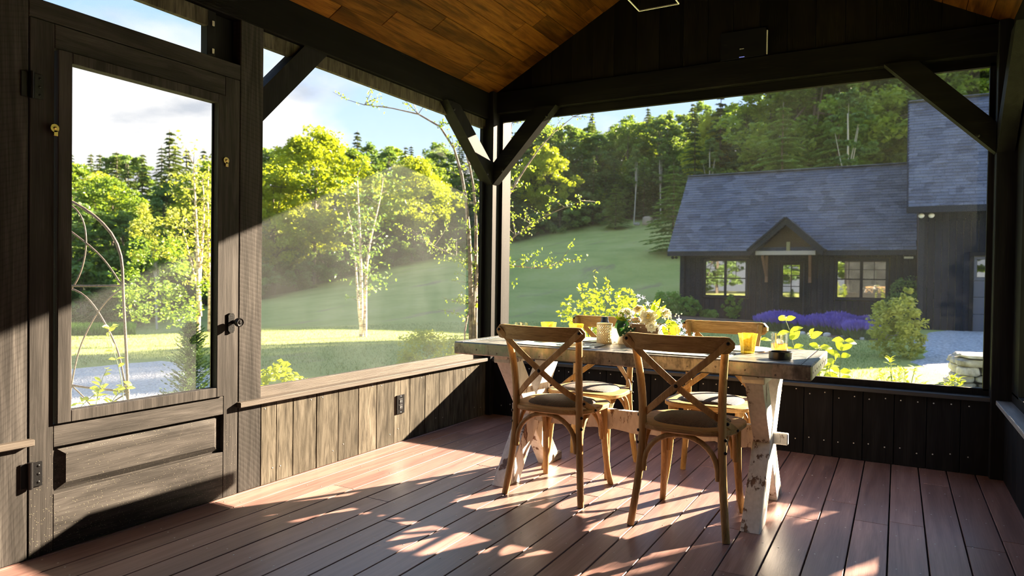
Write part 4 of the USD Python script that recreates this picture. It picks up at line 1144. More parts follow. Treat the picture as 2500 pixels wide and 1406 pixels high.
# ------------------------------------------------------------------ plants: leaf sheets
def diamonds(c, a, n, L, W, fold=.25):
    """Many small leaves: centre c, axis a, normal n, length L, width W; each is two folded triangles."""
    a = a / np.linalg.norm(a, axis=1, keepdims=True)
    n = n - a * (n * a).sum(1, keepdims=True); n /= np.linalg.norm(n, axis=1, keepdims=True) + 1e-9
    s = np.cross(a, n)
    L, W = np.broadcast_to(L, (len(c),))[:, None], np.broadcast_to(W, (len(c),))[:, None]
    V = np.stack([c - a * L / 2, c + s * W / 2 + n * fold * W, c + a * L / 2, c - s * W / 2 + n * fold * W], 1).reshape(-1, 3)
    i = np.arange(len(c))[:, None] * 4
    return trimesh.Trimesh(V, np.concatenate([i + [0, 1, 2], i + [0, 2, 3]]), process=False)


def cloud(r, centers, radii, per, L, W, up=.8, out=None, flat=.6):
    """Leaves scattered through ellipsoid clusters."""
    k = len(centers)
    d = r.normal(size=(k, per, 3)); d /= np.linalg.norm(d, axis=2, keepdims=True)
    d *= r.uniform(.25, 1, (k, per, 1)) ** .5
    c = centers[:, None] + d * (np.asarray(radii)[:, None, None] * np.array([1, 1, flat]))
    c = c.reshape(-1, 3); dd = d.reshape(-1, 3)
    n = dd * .5 + r.normal(size=c.shape) * .55 + [0, 0, up]
    a = r.normal(size=c.shape); a[:, 2] *= .4; a += dd * .6
    sz = r.uniform(.7, 1.3, len(c))
    return diamonds(c, a, n, L * sz, W * sz)


M_bark = mat('bark', {'tc': ('texture_coordinate', {}), 'm': ('mapping', {'scale': (6, 6, 1.2)}), 'n': ('noise_texture', {'scale': 3.0, 'detail': 6.0}), 'r': ('rgb_ramp', {'ramp': [(.3, (.05, .038, .028)), (.7, (.15, .12, .095))]}), 'b': ('bump', {'strength': .8, 'distance': .03}), 'p': ('principled_bsdf', {'roughness': .85})}, [('tc.object', 'm.vector'), ('m.vector', 'n.vector'), ('n.fac', 'r.fac'), ('r.color', 'p.base_color'), ('n.fac', 'b.height'), ('b.normal', 'p.normal')])
M_birch = mat('birch_bark', {'tc': ('texture_coordinate', {}), 'm': ('mapping', {'scale': (1, 1, 5)}), 'n': ('noise_texture', {'scale': 5.0, 'detail': 6.0, 'roughness': .65}), 'r': ('rgb_ramp', {'ramp': [(.34, (.05, .035, .03)), (.43, (.38, .24, .17)), (.52, (.62, .50, .42)), (.75, (.74, .68, .62))]}), 'b': ('bump', {'strength': .6, 'distance': .01}), 'p': ('principled_bsdf', {'roughness': .7})}, [('tc.object', 'm.vector'), ('m.vector', 'n.vector'), ('n.fac', 'r.fac'), ('r.color', 'p.base_color'), ('n.fac', 'b.height'), ('b.normal', 'p.normal')])
M_pale_bark = plain('pale_bark', (.42, .39, .35), .8)
M_twig = plain('twig', (.09, .075, .06), .8)
M_hard = leafmat('hardwood_leaf', (.105, .205, .036), (.245, .335, .055), .44)
M_hard2 = leafmat('dark_hardwood_leaf', (.095, .190, .065), (.195, .295, .095), .42)
M_lime = leafmat('spring_leaf', (.240, .330, .025), (.42, .46, .050), .48)
M_needle = leafmat('needle', (.055, .100, .032), (.125, .175, .055), .25, rough=.6)
M_hem = leafmat('hemlock_needle', (.11, .21, .045), (.21, .31, .075), .34, rough=.6)
M_shrub = leafmat('shrub_leaf', (.12, .28, .045), (.23, .40, .075), .38)
M_golden = leafmat('golden_shrub_leaf', (.26, .33, .070), (.46, .49, .17), .50)


def trunk(h, r0, r1, lean, seed, k=9, n=10):
    rr_ = np.random.default_rng(seed)
    z = np.linspace(-.15, h, n)
    w = np.cumsum(rr_.normal(0, .02 * h / n, (n, 2)), axis=0)
    p = np.stack([w[:, 0] + lean[0] * z, w[:, 1] + lean[1] * z, z], 1)
    return p, tube(p, np.linspace(r0, r1, n), k)


def hardwood(name, lab, cat, group, seed, h=10, r=4.2, base=.22, ncl=170, per=62, m=None, L=.30, W=.19, bark=None, layered_=1.0, n_limb=9, thin=1.0):
    r_ = np.random.default_rng(seed)
    t = thing(name, lab, cat, (0, 0, 0), 0, 1.0, group)
    u = r_.uniform(0, 1, ncl)
    zz = base + (1 - base) * u
    env = r * np.sin(np.pi * (.12 + .86 * u)) ** .75 * (1 + .22 * np.sin(3 * np.pi * u + seed))
    an = r_.uniform(0, 2 * np.pi, ncl)
    lob = 1 + .22 * np.sin(an * 3 + seed * 1.7) + .12 * np.sin(an * 5 + u * 9)
    rad = env * lob * r_.uniform(.30, 1, ncl) ** .5
    c = np.stack([rad * np.cos(an), rad * np.sin(an), h * (zz + r_.normal(0, .02, ncl)) - .06 * rad], 1)
    part(t, 'foliage', cloud(r_, c, r_.uniform(.55, 1.05, ncl) * r * .19, per, L, W, flat=.55 / layered_), m, smooth=False, kind='stuff')
    p, tm = trunk(h * .86, .017 * h * thin, .004 * h, r_.normal(0, .02, 2), seed)
    limbs = [tm]
    for k in range(n_limb):
        i = r_.integers(3, 8); e = c[r_.integers(ncl)]
        limbs.append(tube(np.array([p[i], (p[i] * .45 + e * .55) + [0, 0, -.15], e]), [.006 * h * thin, .004 * h * thin, .0015 * h * thin], 6))
    part(t, 'trunk', cat_(limbs), bark or M_bark, smooth=50)
    return t


def conifer(name, lab, cat, group, seed, h=12, r=2.6, levels=26, m=None, sparse=1.0, droop=.35, base=.06, L=.42, W=.15):
    r_ = np.random.default_rng(seed)
    t = thing(name, lab, cat, (0, 0, 0), 0, 1.0, group)
    C, A, N, S = [], [], [], []
    for lv in range(levels):
        f = base + (1 - base) * (lv + r_.uniform(-.25, .25)) / levels
        z = h * f
        R = r * (1 - f) ** .85 * r_.uniform(.8, 1.15) + .12
        for b in range(int(r_.integers(6, 10) * sparse)):
            an = r_.uniform(0, 2 * np.pi); RR = R * r_.uniform(.65, 1.1)
            d = np.array([math.cos(an), math.sin(an), 0.0]); s_ = np.array([-d[1], d[0], 0.0])
            nn = max(4, int(RR / .16))
            for q_ in range(nn):
                tt_ = (q_ + .6) / nn
                c = d * RR * tt_ + [0, 0, z - droop * RR * tt_ ** 1.4 + .10 * RR * tt_]
                for sgn in (-1, 1, 0):
                    wd = (.30 * RR * (1.15 - tt_)) * sgn
                    C.append(c + s_ * wd * r_.uniform(.4, 1) + r_.normal(0, .03, 3)); A.append(d * .8 + s_ * sgn * .8 + [0, 0, -.25]); N.append(np.array([0, 0, 1.0]) + r_.normal(0, .35, 3)); S.append(r_.uniform(.7, 1.2))
    S = np.array(S)
    part(t, 'foliage', diamonds(np.array(C), np.array(A), np.array(N), L * S, W * S), m or M_needle, smooth=False, kind='stuff')
    p, tm = trunk(h, .014 * h, .002 * h, (0, 0), seed)
    part(t, 'trunk', tm, M_bark, smooth=50)
    return t


def hide_first(src, px, d, **kw):
    pass


def put(src, state, x, y, rot, sc, lab=None, group=None, dz=0.0):
    """Moves the first of a kind into place, then copies it."""
    z = gnd(x, y) - .05 + dz
    if src.GetName() not in state:
        state.add(src.GetName())
        for op, v in (('xformOp:translate', Gf.Vec3d(x, y, z)), ('xformOp:rotateZ', float(rot)), ('xformOp:scale', Gf.Vec3f(*([float(sc)] * 3 if np.ndim(sc) == 0 else map(float, sc))))):
            src.GetAttribute(op).Set(v)
        tag(src, lab, None, group)
        return src
    return copy_of(src, (x, y, z), rot, sc, lab, group)


state = set()
GW, GC = 'leafy trees of the woods beyond the lawn', 'conifers along the skyline of the woods'
LW, LC = 'leafy green tree among the woods beyond the lawn', 'dark pointed conifer on the skyline of the woods'
HW = [hardwood('hardwood_tree', LW, 'tree', GW, 11, 10, 4.2, .20, m=M_hard), hardwood('hardwood_tree', LW, 'tree', GW, 12, 10, 3.6, .16, 150, m=M_hard2, layered_=1.5), hardwood('hardwood_tree', LW, 'tree', GW, 13, 10, 3.9, .24, 150, m=M_hard, layered_=1.7), hardwood('hardwood_tree', LW, 'tree', GW, 14, 10, 3.2, .10, 150, m=M_hard2)]
CN = [conifer('conifer_tree', LC, 'tree', GC, 31, 12, 3.2, 32), conifer('conifer_tree', LC, 'tree', GC, 32, 12, 2.7, 30, sparse=.9)]
tr = np.random.default_rng(77)
sky_px = np.array([-200, 60, 170, 200, 240, 300, 350, 400, 450, 500, 560, 640, 700, 760, 830, 905, 960, 1000, 1050, 1110, 1170, 1240, 1300, 1350, 1440, 1490, 1575, 1620, 1680, 1740, 1800, 1850, 1900, 1960, 2060, 2200, 2450, 2700])
sky_py = np.array([380, 372, 368, 362, 362, 360, 365, 350, 345, 345, 350, 360, 352, 350, 340, 340, 348, 350, 340, 335, 325, 320, 315, 310, 295, 312, 300, 300, 268, 255, 250, 240, 225, 205, 180, 165, 160, 160])
edge_px = np.array([e[0] for e in EDGE] + [1760, 1900, 2100, 2300, 2500]); edge_d = np.array([e[2] for e in EDGE] + [52, 46, 45, 46, 50])


def place_words(px):
    return 'beyond the screen door' if px < 560 else 'beyond the left screen' if px < 1190 else 'above the lawn crest' if px < 1640 else 'behind the house'


ROWS = ('front row', 'second row', 'third row', 'skyline row')


def row_words(src, px, row):
    kind = 'dark conifer' if src.GetName().startswith('con') else 'leafy green tree'
    w = f'{kind} in the {ROWS[row]} of woods {place_words(px)}'
    return w, w.replace('conifer in', 'conifers in').replace('tree in', 'trees in')


def tree_top(src_list, px, d, py_top, lab=None, group=None, wide=1.0, hmax=28, row=None):
    p = at(px, 690, d)
    x, y = p[0], p[1]
    ztop = EYE + d * (FW[2] - UP[2] * (py_top - CY) / F + RT[2] * (px - CX) / F)
    h = min(max(ztop - gnd(x, y), 3.0), hmax)
    s = src_list[int(tr.integers(len(src_list)))]
    if row is not None:
        lab, group = row_words(s, px, row)
    nom = 10.0 if s.GetName().startswith('hard') else 12.0
    k = h / nom
    return put(s, state, x, y, tr.uniform(0, 360), (k * wide * tr.uniform(.9, 1.1), k * wide * tr.uniform(.9, 1.1), k), lab, group)


# rows of the woods from front to back
px = -160.0
while px < 2660:
    dE = np.interp(px, edge_px, edge_d); top = np.interp(px, sky_px, sky_py); hz = 703 + .0135 * (px - 1250)
    step = 1679 / dE
    tree_top([HW[1], HW[3]] if px < 1100 else HW[1:], px + tr.normal(0, 12), dE + 2.5 + tr.uniform(0, 3), hz - (hz - top) * tr.uniform(.42, .62), wide=1.1, row=0)  # towards the left only darker leafed trees, in place of shade
    px += step * 2.3
px = -160.0
while px < 2660:
    dE = np.interp(px, edge_px, edge_d); top = np.interp(px, sky_px, sky_py); hz = 703 + .0135 * (px - 1250)
    tree_top(HW, px + tr.normal(0, 14), dE + 8 + tr.uniform(0, 5), hz - (hz - top) * tr.uniform(.66, .86), row=1)
    px += 1679 / (dE + 10) * 2.9 * (.8 if px > 1640 else 1)
px = -140.0
while px < 2660:
    dE = np.interp(px, edge_px, edge_d); top = np.interp(px, sky_px, sky_py); hz = 703 + .0135 * (px - 1250)
    tree_top(HW if tr.uniform() < .6 else CN, px + tr.normal(0, 14), dE + 18 + tr.uniform(0, 8), hz - (hz - top) * (tr.uniform(.90, 1.0) if px > 620 else tr.uniform(.78, .90)), row=2)
    px += 1679 / (dE + 20) * 3.0 * (.75 if px > 1640 else 1)
px = -120.0
while px < 2660:
    dE = np.interp(px, edge_px, edge_d); top = np.interp(px, sky_px, sky_py)
    tree_top(CN if tr.uniform() < .6 else HW, px + tr.normal(0, 8), (dE + 40 if px > 620 else 92) + tr.uniform(0, 18), top + tr.uniform(-8, 22), wide=1.0, row=3)
    px += 1679 / (dE + 44) * (1.5 if px < 620 else 3.0) * (.8 if px > 1640 else 1)

# trees that stand out
G1 = 'single'
tree_top(CN, 415, 74, 316, 'tallest dark conifer standing above the treeline seen through the door')
tree_top(CN, 868, 78, 318, 'thin conifer tip just above the round yellow green maple')
tree_top(CN, 1440, 84, 272, 'feathery conifer above the woods near the corner brace of the large window')
tree_top(CN, 1575, 82, 260, 'pointed conifer rising above the lit treetops beside the house')
tree_top(CN, 1685, 78, 250, 'tall dark conifer above the near end of the house roof')
big = hardwood('maple_tree', 'great round maple glowing yellow green at the edge of the lawn', 'tree', None, 41, 10, 4.6, .26, 260, 70, m=M_lime, L=.27, W=.18)
p = at(765, 690, 46); zt = EYE + 46 * (FW[2] - UP[2] * (318 - CY) / F + RT[2] * (765 - CX) / F)
k_ = (zt - gnd(p[0], p[1])) / 10.2
put(big, state, p[0], p[1], 20, (k_ * .92, k_ * .92, k_))
for (px_, d_, top_, lab, w_) in ((670, 44, 350, 'yellow green maple beside the great round maple, half hidden by the door post', .75), (1010, 58, 345, 'rounded maple to the window side of the great maple', .85), (1330, 66, 318, 'yellow lit maple between the two corner braces', .70), (1730, 62, 232, 'yellow topped tree above the house roof', .62), (470, 40, 410, 'sunlit maple crown behind the pale birches by the door', .55), (230, 88, 388, 'far sunlit maple behind the garden arch', 1.3)):
    tree_top([big], px_, d_, top_, lab, None, w_)
hem = conifer('hemlock_tree', 'light green feathery hemlock rising behind the house roof', 'tree', None, 51, 12, 4.3, 22, M_hem, 1.0, .25, L=.50, W=.22)
tree_top([hem], 1905, 44, 250)
for (px_, d_, top_, lab, w_) in ((2040, 47, 215, 'light green hemlock beside the tall gable roof'), (1640, 44, 395, 'small light green hemlock at the near end of the house'), (1500, 63, 440, 'young dark green fir at the top of the lawn'), (1470, 64, 460, 'smaller young fir beside the other fir on the lawn crest')) and ((2040, 47, 215, 'light green hemlock beside the tall gable roof', .9), (1640, 44, 395, 'small light green hemlock at the near end of the house', 1.2), (1500, 63, 445, 'young fir standing at the top of the lawn', 1.3)):
    tree_top([hem], px_, d_, top_, lab, None, w_)
pole = hardwood('slender_tree', 'slender pale trunked tree at the wood edge above the lawn', 'tree', 'slender trees at the top of the lawn', 61, 10, 1.5, .55, 60, 40, m=M_hard2, bark=M_pale_bark, n_limb=5, thin=.55)
for (px_, d_, top_, lab) in ((1545, 65, 330, 'slender pale trunked tree on the lawn crest by the young fir'), (1612, 65, 320, 'slender pale trunked tree on the lawn crest behind the boulder'), (2068, 41, 150, 'bare pale trunked tree rising behind the house roof ridge'), (385, 27, 470, 'pale trunk leaning at the edge of the woods seen through the door'), (1730, 56, 300, 'thin pale trunk in the woods above the middle of the roof')):
    tree_top([pole], px_, d_, top_, lab)

dark_hem = conifer('dark_hemlock_tree', 'dark hemlock', 'tree', None, 55, 12, 3.6, 24, leafmat('dark_hemlock_needle', (.050, .105, .042), (.105, .170, .062), .26, rough=.6), 1.0, .3, L=.46, W=.19)
px = 1190.0
while px < 1700:
    dE = np.interp(px, edge_px, edge_d)
    tree_top([dark_hem], px + tr.normal(0, 5), dE + tr.uniform(1.5, 6), tr.uniform(360, 470), 'dark hemlock in the wall of evergreens along the lawn crest', 'dark hemlocks along the lawn crest')
    px += 21
for k in range(24):
    tree_top([dark_hem, HW[1], HW[3], HW[0]], 1225 + 19 * k, 76 + (k % 4) * 5, tr.uniform(300, 345) - max(0, (1225 + 19 * k - 1500)) * .25, 'tree in the tall back row above the lawn crest', 'trees in the tall back row above the lawn crest')
for px in np.arange(1690, 2500, 62.0):
    tree_top([dark_hem], px, 56 + tr.uniform(0, 8), tr.uniform(220, 300), 'dark hemlock among the trees above the house roof', 'dark hemlocks above the house roof')

for k in range(34):  # belt added and raised above the view to shade the left woods
    tree_top([HW[0], HW[1], HW[2], dark_hem], 1975 + 21 * k, 54 + (k % 4) * 7, tr.uniform(40, 140), 'tall tree in the high belt added behind the tall gable roof', 'tall trees of the added high belt behind the tall gable roof', 1.0, 36)

for k, (x, y, sc) in enumerate(((8.4, 45, 1.7), (9.8, 47, 1.75), (11.0, 45, 1.7), (12.3, 46, 1.6))):  # clump added out of view to shade the near lawn
    put(HW[k % 3], state, x, y, k * 60, (sc * .42, sc * .42, sc), 'tall leafy tree added out of view behind the garage wing to shade the lawn', 'tall leafy trees added out of view behind the garage wing')

# trees added out of view beyond the drive to cut the side sky light
for k, (x, y, sc) in enumerate(((13, -4, 1.15), (15, 2, 1.2), (12.5, -10, 1.1), (17, 8, 1.25), (19, -8, 1.35), (21, 1, 1.4), (16, -16, 1.2), (22, 10, 1.4), (10, -18, 1.1), (25, 15, 1.3), (13, 5.5, .9))):
    put(HW[k % 4], state, x, y, k * 50, sc, 'added unseen leafy tree beyond the drive on the end wall side', 'added unseen trees beyond the drive on the end wall side')

# trees on the camera's side, lit from the front, that the house windows mirror
for k in range(12):
    an = math.radians(150 + k * 9); d_ = 28 + (k % 3) * 6
    x, y = d_ * math.sin(an), d_ * math.cos(an)
    put(HW[k % 4], state, x, y, k * 40, 1.0 + .1 * (k % 3), 'leafy green tree on the far side of the porch', 'trees on the far side of the porch')

# ------------------------------------------------------------------ charcoal house
HZ, HY = -.35, 26.9
M_side = wood('charcoal_siding', [(0.15, (.005, .0065, .0125)), (.5, (.0105, .0130, .0235)), (.8, (.018, .022, .037))], 'z', grain=4, stretch=9, rough=.75, bump=.2, vary=.16, spec=.07)
M_trimh = plain('charcoal_trim', (.018, .022, .034), .8, specular_ior_level=.08)
M_trimd = plain('dark_sash', (.010, .010, .013), .6, specular_ior_level=.15)
M_shing = mat('roof_shingle', {'oi': ('object_info', {}), 'g': ('geometry', {}), 'n': ('noise_texture', {'scale': 30.0, 'detail': 4.0}), 'mv': ('mapping', {'scale': (2.6, 4.4, 4.4)}), 'vo': ('voronoi_texture', {'scale': 1.0}), 'vb': ('rgb_to_bw', {}), 'a': ('math', {'math_type': 'multiply_add', 'value2': .30}), 's': ('math', {'math_type': 'multiply_add', 'value2': 1.0}), 'q': ('math', {'math_type': 'multiply', 'value2': .5}),
                               'r': ('rgb_ramp', {'ramp': [(.30, (.028, .035, .062)), (.62, (.068, .082, .128)), (1.0, (.13, .15, .21))]}), 'p': ('principled_bsdf', {'roughness': .75})},
              [('g.position', 'n.vector'), ('g.position', 'mv.vector'), ('mv.vector', 'vo.vector'), ('vo.color', 'vb.color'), ('vb.val', 's.value1'), ('oi.random', 'a.value1'), ('a.value', 's.value3'), ('n.fac', 'a.value3'), ('s.value', 'q.value1'), ('q.value', 'r.fac'), ('r.color', 'p.base_color')])
M_pane = mat('window_pane', {'t': ('transparent_bsdf', {'color': (.50, .54, .52)}), 'g': ('glossy_bsdf', {'roughness': .015, 'color': (.95, .97, 1)}), 'm': ('mix_closure', {'fac': .28})}, [('t.BSDF', 'm.closure1'), ('g.BSDF', 'm.closure2')], surface='m.closure')
M_room = plain('dim_room', (.10, .085, .07), .8)
house = thing('house', 'low charcoal board sided house with shingled roof and gabled entry', 'house', (0, 0, 0))
rh = np.random.default_rng(8)
X0, X1 = -7.47, .52
ZE = 2.13
doors = (-3.86, -2.94, 1.90)
wins = [(-6.52, -5.76, .53, 1.91), (-5.74, -4.98, .53, 1.91), (-1.90, -1.13, .56, 1.91), (-1.10, -.34, .56, 1.91)]
spans = [(-6.60, -4.90, .45, 1.99), (doors[0], doors[1], HZ, doors[2]), (-1.98, -.26, .48, 1.99)]
bx = np.linspace(X0, X1, 43)
for a, b in zip(bx, bx[1:]):
    dy = rh.uniform(0, .008)
    segs = [(HZ - .1, ZE + .05)]
    for s0, s1, z0, z1 in spans:
        if b > s0 + .02 and a < s1 - .02:
            segs = [g for g in ((HZ - .1, z0), (z1, ZE + .05)) if g[1] - g[0] > .06]
            if not (a >= s0 - .02 and b <= s1 + .02):
                a_, b_ = (a, s0) if a < s0 else (s1, b)
                if b_ - a_ > .02:
                    part(house, 'board', B(a_, b_, HY + dy, HY + .03, HZ - .1, ZE + .05, .003), M_side)
                a, b = (s0, b) if a < s0 else (a, s1)
    for z0, z1 in segs:
        part(house, 'board', B(a + .004, b - .004, HY + dy, HY + .03, z0, z1, .003), M_side)
part(house, 'corner_board', B(X0 - .03, X0 + .14, HY - .025, HY + .06, HZ - .1, ZE + .05, .004), M_trimh)
part(house, 'end_wall', hullmesh([(x, y, z) for x in (X0 - .01, X0 + .02) for y, z in ((HY + .04, HZ - .1), (HY + .04, ZE + .2), (29.31, 5.30), (31.7, ZE + .2), (31.7, HZ - .1))]), M_side, smooth=False)
part(house, 'room_floor', B(X0 + .05, X1, HY + .05, 31.6, HZ, HZ + .05, .0), wood('room_boards', [(.2, (.10, .06, .03)), (.8, (.25, .16, .09))], 'x'))
part(house, 'room_back', B(X0 + .05, X1, 31.5, 31.6, HZ, ZE + .1, 0), M_room)
part(house, 'room_ceiling', B(X0 + .05, X1, HY + .05, 31.6, ZE + .06, ZE + .1, 0), M_room)
part(house, 'fascia', B(-7.89, .52, 26.46, 26.52, 2.06, 2.235, .005), M_trimh)
part(house, 'soffit', B(-7.85, .52, 26.52, HY + .02, 2.08, 2.10, .0), M_trimd)


def window(x0, x1, z0, z1, y, muntins=True, root=house, cols=2):
    w = .055
    f = part(root, 'window', cat_([B(x0 - w, x0, y - .03, y + .06, z0 - w, z1 + w), B(x1, x1 + w, y - .03, y + .06, z0 - w, z1 + w), B(x0, x1, y - .03, y + .06, z1, z1 + w), B(x0 - .03, x1 + .03, y - .05, y + .06, z0 - w, z0)]), M_trimh)
    zm = (z0 + z1) / 2
    part(f, 'sash', cat_([B(x0, x0 + .035, y - .01, y + .03, z0, z1), B(x1 - .035, x1, y - .01, y + .03, z0, z1), B(x0, x1, y - .01, y + .03, z0, z0 + .045), B(x0, x1, y - .01, y + .03, z1 - .04, z1), B(x0, x1, y - .015, y + .03, zm - .022, zm + .022)]), M_trimd)
    if muntins:
        xm = (x0 + x1) / 2
        part(f, 'muntin', cat_([B(xm - .008, xm + .008, y - .008, y + .02, zm, z1), B(x0, x1, y - .008, y + .02, (zm + z1) / 2 - .008, (zm + z1) / 2 + .008)]), M_trimd)
    part(f, 'pane', B(x0 + .03, x1 - .03, y + .010, y + .016, zm, z1 - .03, 0), M_pane)
    part(f, 'pane', B(x0 + .03, x1 - .03, y + .010, y + .016, z0 + .03, zm, 0), M_pane)
    return f


fs = [window(*w_, HY) for w_ in wins]
M_curt = plain('brown_curtain', (.26, .15, .08), .8)
# a gathered curtain and a slatted blind behind the panes
cu = np.linspace(-6.40, -5.86, 60)
cy = HY + .14 + .03 * np.sin((cu + 6.4) * 70)
V = np.concatenate([np.stack([-6.13 + (cu + 6.13) * wd, cy, np.full(60, z)], 1) for z, wd in ((1.88, 1.0), (1.35, .62), (1.1, .40), (.8, .7), (.56, .9))])
Fq = [(i * 60 + j, i * 60 + j + 1, (i + 1) * 60 + j + 1) for i in range(4) for j in range(59)] + [(i * 60 + j, (i + 1) * 60 + j + 1, (i + 1) * 60 + j) for i in range(4) for j in range(59)]
part(fs[0], 'curtain', trimesh.Trimesh(V, np.array(Fq), process=False), M_curt, smooth=True)
part(fs[3], 'blind', cat_([B(-1.06, -.66, HY + .08, HY + .10, z, z + .026, 0) for z in np.arange(.60, 1.72, .036)]), plain('white_slat', (.75, .80, .82), .5, emission_color=(.6, .75, .8), emission_strength=0.0), kind='stuff')
# entry door
dg = part(house, 'entry_door', cat_([B(doors[0], doors[0] + .07, HY - .03, HY + .05, HZ, doors[2]), B(doors[1] - .07, doors[1], HY - .03, HY + .05, HZ, doors[2]), B(doors[0], doors[1], HY - .03, HY + .05, doors[2] - .06, doors[2])]), M_trimh)
xa_, xb_ = doors[0] + .08, doors[1] - .08
part(dg, 'door_leaf', cat_([B(xa_, xa_ + .10, HY - .01, HY + .03, HZ + .05, doors[2] - .07), B(xb_ - .10, xb_, HY - .01, HY + .03, HZ + .05, doors[2] - .07), B(xa_ + .1, xb_ - .1, HY - .01, HY + .03, doors[2] - .17, doors[2] - .07), B(xa_ + .1, xb_ - .1, HY - .01, HY + .03, .44, .56),
                            B(xa_ + .1, xb_ - .1, HY + .005, HY + .03, HZ + .05, .44), B(xa_ + .12, xb_ - .12, HY - .008, HY + .03, .24, .27), B(xa_ + .12, xb_ - .12, HY - .008, HY + .03, .02, .05)]), M_trimd)
part(dg, 'pane', B(xa_ + .1, xb_ - .1, HY + .008, HY + .014, .56, doors[2] - .17, 0), M_pane)
xm = (xa_ + xb_) / 2
part(dg, 'muntin', cat_([B(xm - .014, xm + .014, HY - .004, HY + .02, .56, doors[2] - .17)] + [B(xa_ + .1, xb_ - .1, HY - .004, HY + .02, z - .014, z + .014) for z in (.95, 1.35)]), M_trimd)
part(dg, 'knob', dome((xa_ + .05, HY - .012, .56), .028, (0, -1, 0), .9, 12), M_black_iron)
part(house, 'threshold', B(doors[0] - .1, doors[1] + .2, HY - .45, HY - .02, HZ - .1, HZ + .06, .01), plain('stone_step', (.30, .30, .30), .7))
part(house, 'outlet_box', B(-2.48, -2.36, HY - .05, HY, .0, .16, .01), M_trimh)
part(house, 'flood_lamp', cat_([blob((.07, .07, .06), 1, 2, .05).apply_translation([-7.72, 26.62, 2.0]), blob((.06, .06, .05), 2, 2, .05).apply_translation([-7.58, 26.62, 2.0])]), M_black_iron)
part(house, 'soffit_lamp', B(.16, .44, 26.66, 26.80, 1.95, 2.02, .01), plain('lamp_white', (.6, .6, .58), .5))

# roofs of overlapping shingles
def shingle_roof(root, xa, xb, ye, ze, yr, zr, rw, tw, limit, skip=None, under=True):
    dy, dz = yr - ye, zr - ze
    Ls = math.hypot(dy, dz)
    d = np.array([0, dy, dz]) / Ls; nrm = np.array([0, -d[2], d[1]])
    if nrm[2] < 0:
        nrm = -nrm
    if under:
        mid = (np.array([0, ye, ze]) + np.array([0, yr, zr])) / 2 - nrm * .06
        part(root, 'roof_deck', bar(mid + [xa, 0, 0], mid + [xb, 0, 0], Ls, .10, d, .004), M_trimh)
    rest, n_ind = [], 0
    rows = int(Ls / rw)
    for i in range(rows):
        off = rh.uniform(0, tw)
        x = xa - off
        while x < xb:
            w = tw * rh.uniform(.55, 1.45)
            a, b = max(x, xa), min(x + w, xb)
            x += w
            if b - a < .03:
                continue
            s0, s1 = i * rw - .01, (i + 1) * rw + .02
            if skip and skip((a + b) / 2, ye + d[1] * (s0 + s1) / 2, ze + d[2] * (s0 + s1) / 2):
                continue
            lift = rh.uniform(.004, .013)
            p0 = np.array([0, ye, ze]) + d * s0 + nrm * .0; p1 = np.array([0, ye, ze]) + d * s1
            pts = [np.array([xx, 0, 0]) + p0 + nrm * h_ for xx in (a + .004, b - .004) for h_ in (-.01, .012 + lift)] + [np.array([xx, 0, 0]) + p1 + nrm * h_ for xx in (a + .004, b - .004) for h_ in (-.01, .002)]
            V = np.array(pts)
            m = trimesh.Trimesh(V, np.array([(0, 1, 3), (0, 3, 2), (1, 5, 7), (1, 7, 3), (0, 4, 5), (0, 5, 1), (2, 3, 7), (2, 7, 6), (4, 6, 7), (4, 7, 5)]), process=False)
            if n_ind < limit:
                part(root, 'shingle', m, M_shing, smooth=False); n_ind += 1
            else:
                rest.append(m)
    if rest:
        part(root, 'shingles', cat_(rest), M_shing, smooth=False, kind='stuff')


PK = 1.1678
shingle_roof(house, -7.89, .53, 26.46, 2.24, 29.31, 5.53, .145, .34, 150)
part(house, 'ridge_cap', bar((-7.89, 29.31, 5.56), (.53, 29.31, 5.56), .22, .03, (0, 1, 0), .004), M_shing)
part(house, 'back_roof', bar((-3.68, 29.34, 5.45), (-3.68, 32.2, 2.15), 8.42, .10, (1, 0, 0), .004), M_trimh)
# entry gable
gy_ = 26.0
pk, gl, gr = at_y(1918, 532, gy_), at_y(1829, 611, gy_), at_y(2012, 611, gy_)
gx_, gzp, gze = pk[0], pk[2], gl[2]
hwid = (gr[0] - gl[0]) / 2
ent = part(house, 'entry_gable', cat_([hullmesh([(gx_ + s * u, y, z) for u, z in ((0, gzp), (hwid, gze), (hwid, gze - .16), (0, gzp - .20))] and [(gx_ + s * u, y, z) for y in (gy_ - .02, gy_ + .10) for u, z in ((0, gzp), (hwid, gze), (hwid - .02, gze - .20), (0, gzp - .24))]) for s in (-1, 1)]), M_trimh, smooth=False)
part(ent, 'gable_boards', hullmesh([(gx_ + s * hwid * .85, y, z) for s in (-1, 1) for y in (gy_ + .55, gy_ + .6) for z in (gze - .05,)] + [(gx_, y, gzp - .2) for y in (gy_ + .55, gy_ + .6)]), plain('entry_brown', (.05, .030, .018), .7), smooth=False)
part(ent, 'tie_beam', B(gx_ - hwid + .22, gx_ + hwid - .26, gy_ + .12, gy_ + .28, gze - .17, gze - .02, .006), plain('grey_timber', (.30, .27, .24), .7), label='weathered grey tie beam')
part(ent, 'king_post', B(gx_ + .02, gx_ + .14, gy_ + .15, gy_ + .25, gze - .02, gze + .30, .005), plain('olive_timber', (.16, .15, .07), .7))
